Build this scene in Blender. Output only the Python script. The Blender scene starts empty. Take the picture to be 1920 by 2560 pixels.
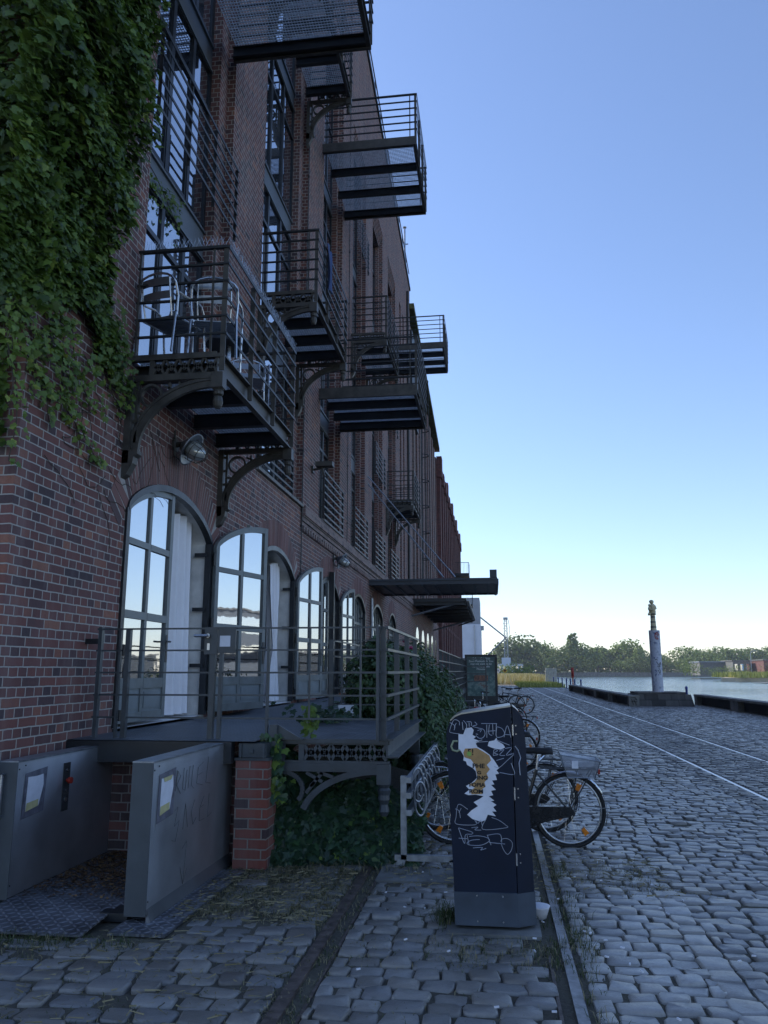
import bpy, math, random
import numpy as np
from mathutils import Vector, Matrix
R = math.radians
random.seed(7); rng = np.random.default_rng(7)
scene = bpy.context.scene
COL = scene.collection
H = 1.68; D = 3.85

# ------------------------------------------------------------------ mesh helpers
class MB:
    def __init__(s): s.v = []; s.f = []; s.t = None
    def add(s, vs, fs, t=None):
        b = len(s.v); s.v.extend(vs); s.f.extend([tuple(i + b for i in f) for f in fs])
        if t is not None:
            if s.t is None: s.t = []
            s.t.extend([t] * len(fs))
        return s
    def box(s, x0, x1, y0, y1, z0, z1):
        return s.add([(x0,y0,z0),(x1,y0,z0),(x1,y1,z0),(x0,y1,z0),(x0,y0,z1),(x1,y0,z1),(x1,y1,z1),(x0,y1,z1)],
                     [(3,2,1,0),(4,5,6,7),(0,1,5,4),(1,2,6,5),(2,3,7,6),(3,0,4,7)])
    def quad(s, a, b, c, d): return s.add([a,b,c,d], [(0,1,2,3)])
    def bar(s, p, q, w, h, up=(0,0,1)):
        p = Vector(p); q = Vector(q); d = (q - p).normalized(); u = Vector(up)
        if abs(d.dot(u)) > .98: u = Vector((0,1,0)) if abs(d.y) < .9 else Vector((1,0,0))
        a = d.cross(u).normalized() * (w/2); b = a.cross(d).normalized() * (h/2)
        vs = [tuple(c) for e in (p, q) for c in (e-a-b, e+a-b, e+a+b, e-a+b)]
        return s.add(vs, [(3,2,1,0),(4,5,6,7),(0,1,5,4),(1,2,6,5),(2,3,7,6),(3,0,4,7)])
    def tube(s, pts, r, n=6, closed=False, rads=None):
        P = [Vector(p) for p in pts]; m = len(P); rings = []; prev = None
        for i, p in enumerate(P):
            if closed: d = (P[(i+1) % m] - P[i-1])
            else: d = (P[min(i+1, m-1)] - P[max(i-1, 0)])
            if d.length < 1e-9: d = Vector((0,0,1))
            d.normalize()
            if prev is None:
                u = Vector((0,0,1)) if abs(d.z) < .9 else Vector((1,0,0))
                a = d.cross(u).normalized()
            else:
                a = prev - d * prev.dot(d)
                if a.length < 1e-6: a = d.cross(Vector((0,0,1)))
                a.normalize()
            prev = a; b = d.cross(a); rr = rads[i] if rads else r
            rings.append([tuple(p + (a*math.cos(k*2*math.pi/n) + b*math.sin(k*2*math.pi/n))*rr) for k in range(n)])
        vs = [v for g in rings for v in g]; fs = []
        for i in range(m if closed else m-1):
            j = (i+1) % m
            for k in range(n):
                l = (k+1) % n; fs.append((i*n+k, i*n+l, j*n+l, j*n+k))
        if not closed: fs += [tuple(range(n-1,-1,-1)), tuple((m-1)*n+k for k in range(n))]
        return s.add(vs, fs)
    def lathe(s, prof, c=(0,0,0), n=12, ax='z'):
        vs = []; m = len(prof)
        for r, h in prof:
            for k in range(n):
                t = 2*math.pi*k/n; a, b = r*math.cos(t), r*math.sin(t)
                vs.append((c[0]+a, c[1]+b, c[2]+h) if ax == 'z' else ((c[0]+h, c[1]+a, c[2]+b) if ax == 'x' else (c[0]+a, c[1]+h, c[2]+b)))
        fs = [(i*n+k, i*n+(k+1)%n, (i+1)*n+(k+1)%n, (i+1)*n+k) for i in range(m-1) for k in range(n)]
        fs += [tuple(range(n-1,-1,-1)), tuple((m-1)*n+k for k in range(n))]
        return s.add(vs, fs)
    def prism(s, poly, ax, a0, a1):
        def pt(u, w, a): return (a,u,w) if ax == 'x' else ((u,a,w) if ax == 'y' else (u,w,a))
        n = len(poly); vs = [pt(u,w,a0) for u,w in poly] + [pt(u,w,a1) for u,w in poly]
        return s.add(vs, [tuple(range(n-1,-1,-1)), tuple(range(n,2*n))] + [(i,(i+1)%n,n+(i+1)%n,n+i) for i in range(n)])
    def xf(s, M, start=0):
        s.v[start:] = [tuple(M @ Vector(v)) for v in s.v[start:]]; return s

def wloc(o):
    l = Vector((0,0,0))
    while o is not None: l = l + o.location; o = o.parent
    return l
def build(mb, name, mat, parent=None, smooth=False, org=None):
    me = bpy.data.meshes.new(name)
    off = wloc(parent) if parent else (Vector(org) if org else Vector((0,0,0)))
    vs = [(v[0]-off.x, v[1]-off.y, v[2]-off.z) for v in mb.v]
    me.from_pydata(vs, [], mb.f)
    if mb.t is not None and len(mb.t) == len(mb.f):
        a = me.attributes.new('tint', 'FLOAT', 'FACE'); a.data.foreach_set('value', np.array(mb.t, dtype=np.float32))
    if smooth: me.polygons.foreach_set('use_smooth', [True]*len(me.polygons))
    me.materials.append(mat); me.update()
    o = bpy.data.objects.new(name, me); COL.objects.link(o)
    if parent: o.parent = parent
    elif org: o.location = off
    return o
def npmesh(name, V, F, mat, parent=None, smooth=False, tint=None, sizes=None):
    """V (n,3), F flat loop indices, sizes loops per face"""
    me = bpy.data.meshes.new(name)
    if parent: V = V - np.array(wloc(parent))
    me.vertices.add(len(V)); me.vertices.foreach_set('co', np.ascontiguousarray(V, dtype=np.float32).ravel())
    me.loops.add(len(F)); me.loops.foreach_set('vertex_index', np.ascontiguousarray(F, dtype=np.int32))
    st = np.concatenate(([0], np.cumsum(sizes)[:-1])).astype(np.int32)
    me.polygons.add(len(sizes)); me.polygons.foreach_set('loop_start', st)
    me.polygons.foreach_set('loop_total', np.ascontiguousarray(sizes, dtype=np.int32))
    if smooth: me.polygons.foreach_set('use_smooth', np.ones(len(sizes), dtype=bool))
    if tint is not None:
        a = me.attributes.new('tint', 'FLOAT', 'FACE'); a.data.foreach_set('value', np.ascontiguousarray(tint, dtype=np.float32))
    me.update(calc_edges=True); me.validate()
    me.materials.append(mat)
    o = bpy.data.objects.new(name, me); COL.objects.link(o)
    if parent: o.parent = parent
    return o
def tag(o, label=None, cat=None, group=None, kind=None):
    if label: o['label'] = label
    if cat: o['category'] = cat
    if group: o['group'] = group
    if kind: o['kind'] = kind
    return o
def thing(name, label, cat, loc=(0,0,0), group=None):
    o = bpy.data.objects.new(name, None); COL.objects.link(o); o.location = loc; o.empty_display_size = .2
    return tag(o, label, cat, group)
def copytree(o, parent=None):
    c = o.copy(); COL.objects.link(c)
    if parent: c.parent = parent
    for ch in list(o.children): copytree(ch, c)
    return c

# ------------------------------------------------------------------ materials
def newmat(name):
    m = bpy.data.materials.new(name); m.use_nodes = True; nt = m.node_tree
    return m, nt, nt.nodes['Principled BSDF']
def N(nt, t, **kw):
    n = nt.nodes.new(t)
    for k, v in kw.items():
        if k in n.inputs: n.inputs[k].default_value = v
        else: setattr(n, k, v)
    return n
def ramp(nt, stops, src=None, interp='LINEAR'):
    r = nt.nodes.new('ShaderNodeValToRGB'); cr = r.color_ramp; cr.interpolation = interp
    while len(cr.elements) < len(stops): cr.elements.new(.5)
    for e, (p, c) in zip(cr.elements, stops):
        e.position = p; e.color = (*c, 1) if len(c) == 3 else c
    if src is not None: nt.links.new(src, r.inputs[0])
    return r
def mixc(nt, fac, a, b, mode='MIX'):
    m = nt.nodes.new('ShaderNodeMix'); m.data_type = 'RGBA'; m.blend_type = mode
    for i, s in ((0, fac), (6, a), (7, b)):
        if isinstance(s, bpy.types.NodeSocket): nt.links.new(s, m.inputs[i])
        else: m.inputs[i].default_value = s if i == 0 else (*s, 1)
    return m.outputs[2]
def math_(nt, op, a, b=None, clamp=False):
    m = nt.nodes.new('ShaderNodeMath'); m.operation = op; m.use_clamp = clamp
    for i, s in ((0, a), (1, b)):
        if s is None: continue
        if isinstance(s, bpy.types.NodeSocket): nt.links.new(s, m.inputs[i])
        else: m.inputs[i].default_value = s
    return m.outputs[0]
def M(name, c, rough=.6, metal=0, var=.25, scale=6, bump=.1, spec=.5, c2=None, bscale=None, detail=5):
    m, nt, b = newmat(name); L = nt.links.new
    tc = N(nt, 'ShaderNodeNewGeometry')
    no = N(nt, 'ShaderNodeTexNoise', Scale=scale, Detail=detail, Roughness=.6); L(tc.outputs['Position'], no.inputs['Vector'])
    if c2 is None: c2 = tuple(max(0, x*(1-var*1.3)) for x in c)
    c1 = tuple(min(1, x*(1+var*.6)) for x in c) if c2 is not None and var else c
    r = ramp(nt, [(.32, c2), (.68, c1)], no.outputs[0]); L(r.outputs[0], b.inputs['Base Color'])
    rr = math_(nt, 'ADD', math_(nt, 'MULTIPLY', no.outputs[0], .3), rough-.15, True); L(rr, b.inputs['Roughness'])
    b.inputs['Metallic'].default_value = metal; b.inputs['Specular IOR Level'].default_value = spec
    if bump:
        n2 = N(nt, 'ShaderNodeTexNoise', Scale=bscale or scale*6, Detail=4); L(tc.outputs['Position'], n2.inputs['Vector'])
        bp = N(nt, 'ShaderNodeBump', Strength=bump, Distance=.01); L(n2.outputs[0], bp.inputs['Height']); L(bp.outputs[0], b.inputs['Normal'])
    return m
def brick_mat(name, stops, mortar, bw=.262, rh=.0815, squash=.5, ms=.0072, dirt=.35, horiz=False, bumpd=.012, rough=.82, soot=(.05,.045,.05)):
    m, nt, b = newmat(name); L = nt.links.new
    g = N(nt, 'ShaderNodeNewGeometry'); sx = N(nt, 'ShaderNodeSeparateXYZ'); L(g.outputs['Position'], sx.inputs[0])
    cb = N(nt, 'ShaderNodeCombineXYZ')
    wob = N(nt, 'ShaderNodeTexNoise', Scale=9, Detail=2); L(g.outputs['Position'], wob.inputs['Vector'])
    wv = math_(nt, 'MULTIPLY', math_(nt, 'SUBTRACT', wob.outputs[0], .5), .012)
    if horiz: L(sx.outputs[1], cb.inputs[0]); L(sx.outputs[0], cb.inputs[1])
    else:
        L(math_(nt, 'ADD', sx.outputs[0], sx.outputs[1]), cb.inputs[0]); L(math_(nt, 'ADD', sx.outputs[2], wv), cb.inputs[1])
    def bt(c1, c2, cm):
        t = N(nt, 'ShaderNodeTexBrick', Scale=1); t.offset = .5; t.squash = squash; t.squash_frequency = 2; t.offset_frequency = 2
        t.inputs['Color1'].default_value = (*c1,1); t.inputs['Color2'].default_value = (*c2,1); t.inputs['Mortar'].default_value = (*cm,1)
        t.inputs['Mortar Size'].default_value = ms; t.inputs['Mortar Smooth'].default_value = .35; t.inputs['Bias'].default_value = 0
        t.inputs['Brick Width'].default_value = bw; t.inputs['Row Height'].default_value = rh
        L(cb.outputs[0], t.inputs['Vector']); return t
    t = bt((0,0,0), (1,1,1), (.5,.5,.5))
    no = N(nt, 'ShaderNodeTexNoise', Scale=38, Detail=5, Roughness=.7); L(g.outputs['Position'], no.inputs['Vector'])
    big = N(nt, 'ShaderNodeTexNoise', Scale=.8, Detail=5, Roughness=.6); L(g.outputs['Position'], big.inputs['Vector'])
    f = math_(nt, 'ADD', t.outputs[0], math_(nt, 'MULTIPLY', math_(nt, 'SUBTRACT', no.outputs[0], .5), .22), True)
    r = ramp(nt, stops, f)
    c = mixc(nt, math_(nt, 'MULTIPLY', ramp(nt, [(.35,(0,0,0)),(.7,(1,1,1))], big.outputs[0]).outputs[0], dirt), r.outputs[0], soot)
    mps = N(nt, 'ShaderNodeMapping'); mps.inputs['Scale'].default_value = (2.2,2.2,.22); L(g.outputs['Position'], mps.inputs[0]); sk = N(nt, 'ShaderNodeTexNoise', Scale=1, Detail=6, Roughness=.65); L(mps.outputs[0], sk.inputs['Vector'])
    c = mixc(nt, math_(nt, 'MULTIPLY', ramp(nt, [(.5,(0,0,0)),(.78,(1,1,1))], sk.outputs[0]).outputs[0], .34), c, (.36,.31,.29))
    c = mixc(nt, math_(nt, 'MULTIPLY', ramp(nt, [(.24,(1,1,1)),(.44,(0,0,0))], sk.outputs[0]).outputs[0], .45), c, (.06,.045,.045))
    mc = mixc(nt, no.outputs[0], tuple(x*.75 for x in mortar), tuple(x*1.2 for x in mortar))
    L(mixc(nt, t.outputs[1], c, mc), b.inputs['Base Color'])
    b.inputs['Roughness'].default_value = rough; b.inputs['Specular IOR Level'].default_value = .35
    h = math_(nt, 'ADD', math_(nt, 'MULTIPLY', t.outputs[1], -1), math_(nt, 'MULTIPLY', no.outputs[0], .45))
    bp = N(nt, 'ShaderNodeBump', Strength=.7, Distance=bumpd); L(h, bp.inputs['Height']); L(bp.outputs[0], b.inputs['Normal'])
    return m
def leaf_mat(name, stops, rough=.45, trans=.25):
    m, nt, b = newmat(name); L = nt.links.new
    a = N(nt, 'ShaderNodeAttribute', attribute_name='tint')
    r = ramp(nt, stops, a.outputs['Fac']); L(r.outputs[0], b.inputs['Base Color'])
    b.inputs['Roughness'].default_value = rough; b.inputs['Specular IOR Level'].default_value = .4
    if trans:
        tr = N(nt, 'ShaderNodeBsdfTranslucent'); L(mixc(nt, .5, r.outputs[0], (.12,.2,.02)), tr.inputs[0])
        mx = N(nt, 'ShaderNodeMixShader'); mx.inputs[0].default_value = trans
        L(b.outputs[0], mx.inputs[1]); L(tr.outputs[0], mx.inputs[2]); L(mx.outputs[0], nt.nodes['Material Output'].inputs[0])
    return m
def glass_mat(name, refl=.55, body=(.01,.013,.018), wav=.004):
    m, nt, b = newmat(name); L = nt.links.new
    b.inputs['Base Color'].default_value = (*body,1); b.inputs['Roughness'].default_value = .3; b.inputs['Specular IOR Level'].default_value = .2
    gl = N(nt, 'ShaderNodeBsdfGlossy', Roughness=.02); gl.inputs[0].default_value = (.9,.93,.97,1)
    g = N(nt, 'ShaderNodeNewGeometry'); no = N(nt, 'ShaderNodeTexNoise', Scale=2.5, Detail=2); L(g.outputs['Position'], no.inputs['Vector'])
    bp = N(nt, 'ShaderNodeBump', Strength=wav, Distance=.3); L(no.outputs[0], bp.inputs['Height']); L(bp.outputs[0], gl.inputs['Normal'])
    mx = N(nt, 'ShaderNodeMixShader'); mx.inputs[0].default_value = refl
    L(b.outputs[0], mx.inputs[1]); L(gl.outputs[0], mx.inputs[2]); L(mx.outputs[0], nt.nodes['Material Output'].inputs[0])
    return m

BR = [(0,(.07,.05,.056)),(.1,(.11,.062,.062)),(.3,(.165,.075,.066)),(.6,(.205,.083,.068)),(.82,(.18,.09,.085)),(.94,(.27,.11,.075)),(1,(.33,.15,.1))]
m_brick = brick_mat('brick', BR, (.42,.39,.35), dirt=.3)
m_brick_dark = brick_mat('brick_dark', [(0,(.05,.035,.035)),(.4,(.12,.055,.05)),(.7,(.17,.065,.055)),(1,(.23,.085,.065))], (.28,.25,.23))
m_brick_red = brick_mat('brick_red', [(0,(.09,.035,.033)),(.5,(.14,.05,.044)),(1,(.19,.07,.06))], (.22,.15,.13), dirt=.25, ms=.004)
m_brick_pier = brick_mat('brick_pier', [(0,(.06,.04,.045)),(.18,(.08,.045,.045)),(.25,(.19,.06,.046)),(.6,(.23,.07,.052)),(1,(.27,.085,.06))], (.27,.25,.22), squash=1, bw=.24, rh=.083, dirt=.1, ms=.007)
m_brick_c = brick_mat('brick_pale', [(0,(.14,.1,.095)),(.5,(.25,.165,.145)),(1,(.33,.22,.19))], (.33,.3,.27), dirt=.3)
m_steel = M('dark_painted_steel', (.03,.031,.032), .5, 0, .35, 3, .08, spec=.5)
m_iron = M('brown_cast_iron', (.075,.068,.058), .5, 0, .35, 5, .12)
m_frame = M('grey_door_frame', (.17,.19,.19), .45, 0, .2, 4, .05)
m_panel = M('grey_door_panel', (.2,.23,.24), .5, 0, .2, 3, .05)
m_dark = M('dark_window_frame', (.018,.02,.023), .4, 0, .2, 5, .04)
m_canopy = M('blue_grey_canopy_paint', (.055,.065,.08), .5, 0, .2, 2, .05)
m_spandrel = M('spandrel_panel', (.12,.135,.15), .4, 0, .15, 2, .03)
m_glass = glass_mat('window_glass', .62)
m_glass2 = glass_mat('door_glass', .68)
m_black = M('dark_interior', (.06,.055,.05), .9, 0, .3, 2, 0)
m_plaster = M('white_plaster', (.8,.78,.74), .85, 0, .2, 3, .15)
m_curtain = M('white_curtain', (.86,.85,.87), .8, 0, .04, 6, .03)
m_navy = M('navy_cloth', (.02,.03,.07), .85, 0, .3, 6, .05)
m_stone = M('grey_stone', (.26,.25,.23), .8, 0, .4, 5, .3)
m_conc = M('weathered_concrete', (.17,.17,.16), .85, 0, .5, 2.5, .4)
m_deck = M('deck_steel_plate', (.075,.085,.095), .5, .3, .35, 3, .15)
m_rail_paint = M('grey_railing_paint', (.06,.07,.078), .4, 0, .25, 6, .05)
def brushed(name, col, rough=.3, metal=.95):
    m, nt, b = newmat(name); L = nt.links.new; g = N(nt, 'ShaderNodeNewGeometry'); mp = N(nt, 'ShaderNodeMapping'); mp.inputs['Scale'].default_value = (3,3,150); L(g.outputs['Position'], mp.inputs[0])
    n = N(nt, 'ShaderNodeTexNoise', Scale=1, Detail=3); L(mp.outputs[0], n.inputs['Vector']); n2 = N(nt, 'ShaderNodeTexNoise', Scale=2.4, Detail=5); L(g.outputs['Position'], n2.inputs['Vector'])
    L(ramp(nt, [(.3,tuple(x*.7 for x in col)),(.7,col)], n2.outputs[0]).outputs[0], b.inputs['Base Color']); b.inputs['Metallic'].default_value = metal; b.inputs['Anisotropic'].default_value = .92; tg = N(nt, 'ShaderNodeCombineXYZ', Z=1.); L(tg.outputs[0], b.inputs['Tangent'])
    L(math_(nt,'ADD',math_(nt,'MULTIPLY',n2.outputs[0],.25),rough-.12), b.inputs['Roughness'])
    bp = N(nt, 'ShaderNodeBump', Strength=.55, Distance=.0012); L(n.outputs[0], bp.inputs['Height'])
    bp2 = N(nt, 'ShaderNodeBump', Strength=.25, Distance=.06); L(n2.outputs[0], bp2.inputs['Height']); L(bp.outputs[0], bp2.inputs['Normal']); L(bp2.outputs[0], b.inputs['Normal'])
    return m
m_brush = brushed('brushed_steel', (.66,.68,.71), .5, .82)
m_liftend = M('grey_lift_paint', (.075,.088,.1), .45, .2, .15, 4, .04)
m_alu = M('aluminium', (.5,.51,.53), .28, 1, .12, 8, .04)
m_stain = M('stainless_steel', (.3,.315,.34), .42, .95, .2, 1.6, .02)
m_galv = M('galvanised_steel', (.33,.36,.4), .42, .85, .25, 12, .05)
m_chrome = M('chrome', (.75,.76,.78), .18, 1, .05, 8, 0)
m_rubber = M('black_rubber', (.012,.012,.013), .7, 0, .3, 20, .1)
m_blackpaint = M('black_bike_paint', (.014,.015,.017), .25, 0, .2, 8, .02)
m_white = M('white_paper', (.7,.71,.76), .75, 0, .08, 14, .1)
m_tape = M('silver_duct_tape', (.2,.2,.24), .5, .3, .3, 18, .2)
m_yel = M('yellowed_paper', (.55,.5,.25), .75, 0, .15, 14, .1)
m_red = M('red_paint', (.4,.035,.02), .45, 0, .25, 8, .05)
m_orange = M('amber_reflector', (.75,.22,.015), .3, 0, .2, 40, .1)
m_blue = M('blue_paint', (.04,.07,.28), .5, 0, .25, 4, .05)
m_rust = M('rusted_rail_steel', (.14,.11,.095), .62, .5, .5, 14, .2)
m_polish = M('polished_rail_steel', (.6,.61,.63), .36, 1, .12, 5, .05)
# ------------------------------------------------------------------ camera, sky, sun
cam = bpy.data.cameras.new('camera'); co = bpy.data.objects.new('camera', cam); COL.objects.link(co); scene.camera = co
cam.sensor_fit = 'VERTICAL'; cam.sensor_height = 24; cam.sensor_width = 18; cam.lens = 1980/2560*24
cam.clip_end = 5000; cam.clip_start = .05
co.location = (0,0,H); co.rotation_euler = (R(90+11.338), 0, R(7.699))
SUN_AZ, SUN_EL = -62., 40.          # degrees, azimuth from +Y towards +X
w = bpy.data.worlds.new('World'); scene.world = w; w.use_nodes = True
nt = w.node_tree; sky = nt.nodes.new('ShaderNodeTexSky'); sky.sky_type = 'NISHITA'; sky.sun_disc = False
sky.sun_elevation = R(SUN_EL); sky.sun_rotation = R(SUN_AZ); sky.air_density = 1.0; sky.dust_density = .3; sky.ozone_density = 4.0; sky.altitude = 50
nt.links.new(mixc(nt, 1.0, sky.outputs[0], (1.02,.96,.99), 'MULTIPLY'), nt.nodes['Background'].inputs[0]); nt.nodes['Background'].inputs[1].default_value = .15
sl = bpy.data.lights.new('sun', 'SUN'); sl.energy = 3.6; sl.angle = R(.5); sl.color = (1,.93,.82)
so = bpy.data.objects.new('sun', sl); COL.objects.link(so); so.location = (-60,40,80)
sd = Vector((math.sin(R(SUN_AZ))*math.cos(R(SUN_EL)), math.cos(R(SUN_AZ))*math.cos(R(SUN_EL)), math.sin(R(SUN_EL))))
so.rotation_euler = sd.to_track_quat('Z', 'Y').to_euler()
vs_ = scene.view_settings; vs_.view_transform = 'Standard'; vs_.look = 'None'; vs_.exposure = .68; vs_.gamma = 1
scene.cycles.max_bounces = 6; scene.cycles.diffuse_bounces = 3; scene.cycles.glossy_bounces = 3; scene.cycles.transparent_max_bounces = 8
scene.cycles.use_denoising = True; scene.cycles.caustics_reflective = False; scene.cycles.caustics_refractive = False

# ------------------------------------------------------------------ ground, water, tracks
def ground_mat():
    m, nt, b = newmat('joint_dirt'); L = nt.links.new
    g = N(nt, 'ShaderNodeNewGeometry')
    n1 = N(nt, 'ShaderNodeTexNoise', Scale=1.2, Detail=6, Roughness=.65); L(g.outputs['Position'], n1.inputs['Vector'])
    n2 = N(nt, 'ShaderNodeTexNoise', Scale=45, Detail=4); L(g.outputs['Position'], n2.inputs['Vector'])
    a = ramp(nt, [(.3,(.06,.054,.044)),(.5,(.1,.094,.065)),(.72,(.16,.145,.095))], n1.outputs[0])
    c = mixc(nt, n2.outputs[0], a.outputs[0], (.06,.052,.042))
    L(c, b.inputs['Base Color']); b.inputs['Roughness'].default_value = .95
    bp = N(nt, 'ShaderNodeBump', Strength=.7, Distance=.02); L(n2.outputs[0], bp.inputs['Height']); L(bp.outputs[0], b.inputs['Normal'])
    return m
m_dirt = ground_mat()
def cobble_mat():
    m, nt, b = newmat('cobblestone'); L = nt.links.new
    a = N(nt, 'ShaderNodeAttribute', attribute_name='tint'); g = N(nt, 'ShaderNodeNewGeometry')
    n = N(nt, 'ShaderNodeTexNoise', Scale=55, Detail=5, Roughness=.7); L(g.outputs['Position'], n.inputs['Vector'])
    n2 = N(nt, 'ShaderNodeTexNoise', Scale=7, Detail=3); L(g.outputs['Position'], n2.inputs['Vector'])
    r = ramp(nt, [(0,(.11,.092,.078)),(.2,(.19,.172,.15)),(.35,(.2,.196,.194)),(.5,(.285,.258,.222)),(.62,(.25,.246,.24)),(.8,(.36,.335,.3)),(1,(.47,.455,.43))], a.outputs['Fac'])
    c = mixc(nt, math_(nt,'MULTIPLY',n.outputs[0],.6), r.outputs[0], (.13,.127,.12))
    c = mixc(nt, ramp(nt, [(.55,(0,0,0)),(.75,(.5,.5,.5))], n2.outputs[0]).outputs[0], c, (.15,.135,.11))
    L(c, b.inputs['Base Color'])
    L(math_(nt,'ADD',math_(nt,'MULTIPLY',n.outputs[0],.35),.2), b.inputs['Roughness']); b.inputs['Specular IOR Level'].default_value = .55
    bp = N(nt, 'ShaderNodeBump', Strength=.4, Distance=.008); L(math_(nt,'ADD',n.outputs[0],n2.outputs[0]), bp.inputs['Height']); L(bp.outputs[0], b.inputs['Normal'])
    return m
m_cob = cobble_mat()
# ground sheets: quay land (left), far land; water beyond the quay edge
g = MB()
GZ = -.014
g.add([(-400,-60,GZ),(10.7,-60,GZ),(10.7,43.2,GZ),(7.3,43.2,GZ),(7.3,150,GZ),(9,158,GZ),(9,430,GZ),(-400,430,GZ)], [tuple(range(8))])
gr = build(g, 'ground', m_dirt); tag(gr, kind='structure')
def water_mat():
    m, nt, b = newmat('canal_water'); L = nt.links.new
    g = N(nt, 'ShaderNodeNewGeometry')
    mp = N(nt, 'ShaderNodeMapping'); mp.inputs['Scale'].default_value = (.35,1.0,1); L(g.outputs['Position'], mp.inputs[0])
    n = N(nt, 'ShaderNodeTexNoise', Scale=1.6, Detail=5, Roughness=.6); L(mp.outputs[0], n.inputs['Vector'])
    n2 = N(nt, 'ShaderNodeTexNoise', Scale=.12, Detail=4); L(mp.outputs[0], n2.inputs['Vector'])
    b.inputs['Base Color'].default_value = (.03,.055,.06,1); b.inputs['Roughness'].default_value = .08; b.inputs['IOR'].default_value = 1.33
    L(math_(nt,'ADD',math_(nt,'MULTIPLY',n2.outputs[0],.25),.0), b.inputs['Roughness'])
    bp = N(nt, 'ShaderNodeBump', Strength=.55, Distance=.25); L(n.outputs[0], bp.inputs['Height']); L(bp.outputs[0], b.inputs['Normal'])
    return m
wt = MB(); wt.quad((7.0,-300,-1.1),(900,-300,-1.1),(900,470,-1.1),(7.0,470,-1.1))
tag(build(wt, 'water', water_mat()), kind='structure')
qe = MB()
qe.box(10.7,10.95,-60,43.2,-2,-.05); qe.box(7.3,10.95,43.2,43.45,-2,-.05); qe.box(7.3,7.55,43.45,150,-2,-.05)
tag(build(qe, 'quay_edge', m_conc), 'grey concrete quay edge along the canal water', kind='structure')

def stones(name, cells, ring=8, mat=m_cob):
    """cells: array of (cx,cy,lx,ly,rot,z,tint); one rounded block each"""
    C = np.array(cells, dtype=np.float64); n = len(C)
    if ring == 8:
        base = np.array([(-1,-.7),(-.82,-1),(.82,-1),(1,-.7),(1,.7),(.82,1),(-.82,1),(-1,.7)])
        lev = [(1.0,-.05),(.99,-.014),(.94,-.003),(.84,.001)]
    else:
        base = np.array([(-1,-1),(1,-1),(1,1),(-1,1)], dtype=float); lev = [(1.0,-.03),(.9,.004)]
    k = len(base); parts = []
    jit = rng.normal(0, .075, (n, k, 2)); tl = rng.normal(0, .028, (n,2))
    for s, dz in lev:
        P = (base[None]*1.0 + jit) * s
        px = P[:,:,0]*C[:,2:3]/2; py = P[:,:,1]*C[:,3:4]/2
        c, sn = np.cos(C[:,4:5]), np.sin(C[:,4:5])
        X = C[:,0:1] + px*c - py*sn; Y = C[:,1:2] + px*sn + py*c
        Z = np.repeat(C[:,5:6] + dz, k, axis=1) + (px*tl[:,0:1] + py*tl[:,1:2]) + (rng.normal(0,.003,(n,k)) if dz > -.02 else 0)
        parts.append(np.stack([X,Y,Z], -1))
    V = np.concatenate(parts, 1); m = k*len(lev)
    cen = np.stack([C[:,0], C[:,1], C[:,5]+lev[-1][1]+(.001 if ring == 8 else .003)], -1)[:,None]
    V = np.concatenate([V, cen], 1); m += 1
    F = []; S = []
    for l in range(len(lev)-1):
        for i in range(k):
            j = (i+1) % k; F += [l*k+i, l*k+j, (l+1)*k+j, (l+1)*k+i]; S.append(4)
    for i in range(k): F += [(len(lev)-1)*k+i, (len(lev)-1)*k+(i+1)%k, m-1]; S.append(3)
    F = np.array(F); nf = len(S)
    FF = (F[None] + (np.arange(n)*m)[:,None]).ravel(); SS = np.tile(S, n); T = np.repeat(C[:,6], nf)
    return npmesh(name, V.reshape(-1,3), FF, mat, smooth=(ring == 8), tint=T, sizes=SS)
def rows(x0, x1, y0, y1, ly=.17, lx=(.17,.28), gap=.010, rot=0, jz=.006, tint=(.45,.2), keep=None, wave=0):
    out = []; y = y0; r = 0
    while y < y1:
        h = ly*random.uniform(.9,1.1); x = x0
        while x < x1:
            l = random.uniform(*lx)
            if random.random() < .08: l *= .6
            if x == x0: l *= random.uniform(.45,1)
            if x+l > x1+.07: l = max(.07, x1+.06-x)
            cx, cy = x+l/2, y+h/2 + random.gauss(0,.006) + wave*math.sin(x*.8+y*.4)
            if x0 <= cx <= x1+.03 and (keep is None or keep(cx, cy)):
                out.append((cx, cy, l-gap*random.uniform(.6,1.6), h-gap*random.uniform(.6,1.6), rot+random.gauss(0,.03), random.gauss(0,jz), min(1,max(0,random.gauss(*tint)))))
            x += l
        y += h; r += 1
    return out
def gut(x, y):  # rail slots of the siding, lift plates, bin plate, sign footings stay clear
    if abs(x+1.1) < .105 or abs(x-.355) < .105: return False
    if -3.75 < x < -2.1 and 5.15 < y < 7.6: return False
    if -1.0 < x < -.1 and 6.85 < y < 7.35: return False
    if -.36 < x < .28 and 5.5 < y < 6.1: return False
    return True
near = rows(-.99,.25,1.2,13, .15, (.15,.24), keep=gut, tint=(.42,.15))
near += rows(.46,1.14,1.2,6.7, .14, (.15,.24), keep=gut, tint=(.85,.12), jz=.005)
y = 1.2
while y < 6.7:                                            # lengthwise border row
    near.append((1.26+.02*math.sin(y), y+.1, .17, .19, random.gauss(0,.04), .004, min(1,random.gauss(.9,.08)))); y += .21
x = 1.4
while x < 3.1:
    near.append((x, 6.62+random.gauss(0,.01), .23, .15, .03, .004, .85)); x += .25
near += rows(1.33,3.15,1.2,6.52, .15, (.15,.25), tint=(.55,.2), wave=.05)
near += rows(.47,3.15,6.71,13, .145, (.14,.23), tint=(.5,.18), keep=gut, wave=.05)
near += rows(3.15,10.6,1.2,8.2, .155, (.15,.25), tint=(.5,.18), wave=.05)
lf = []
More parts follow.
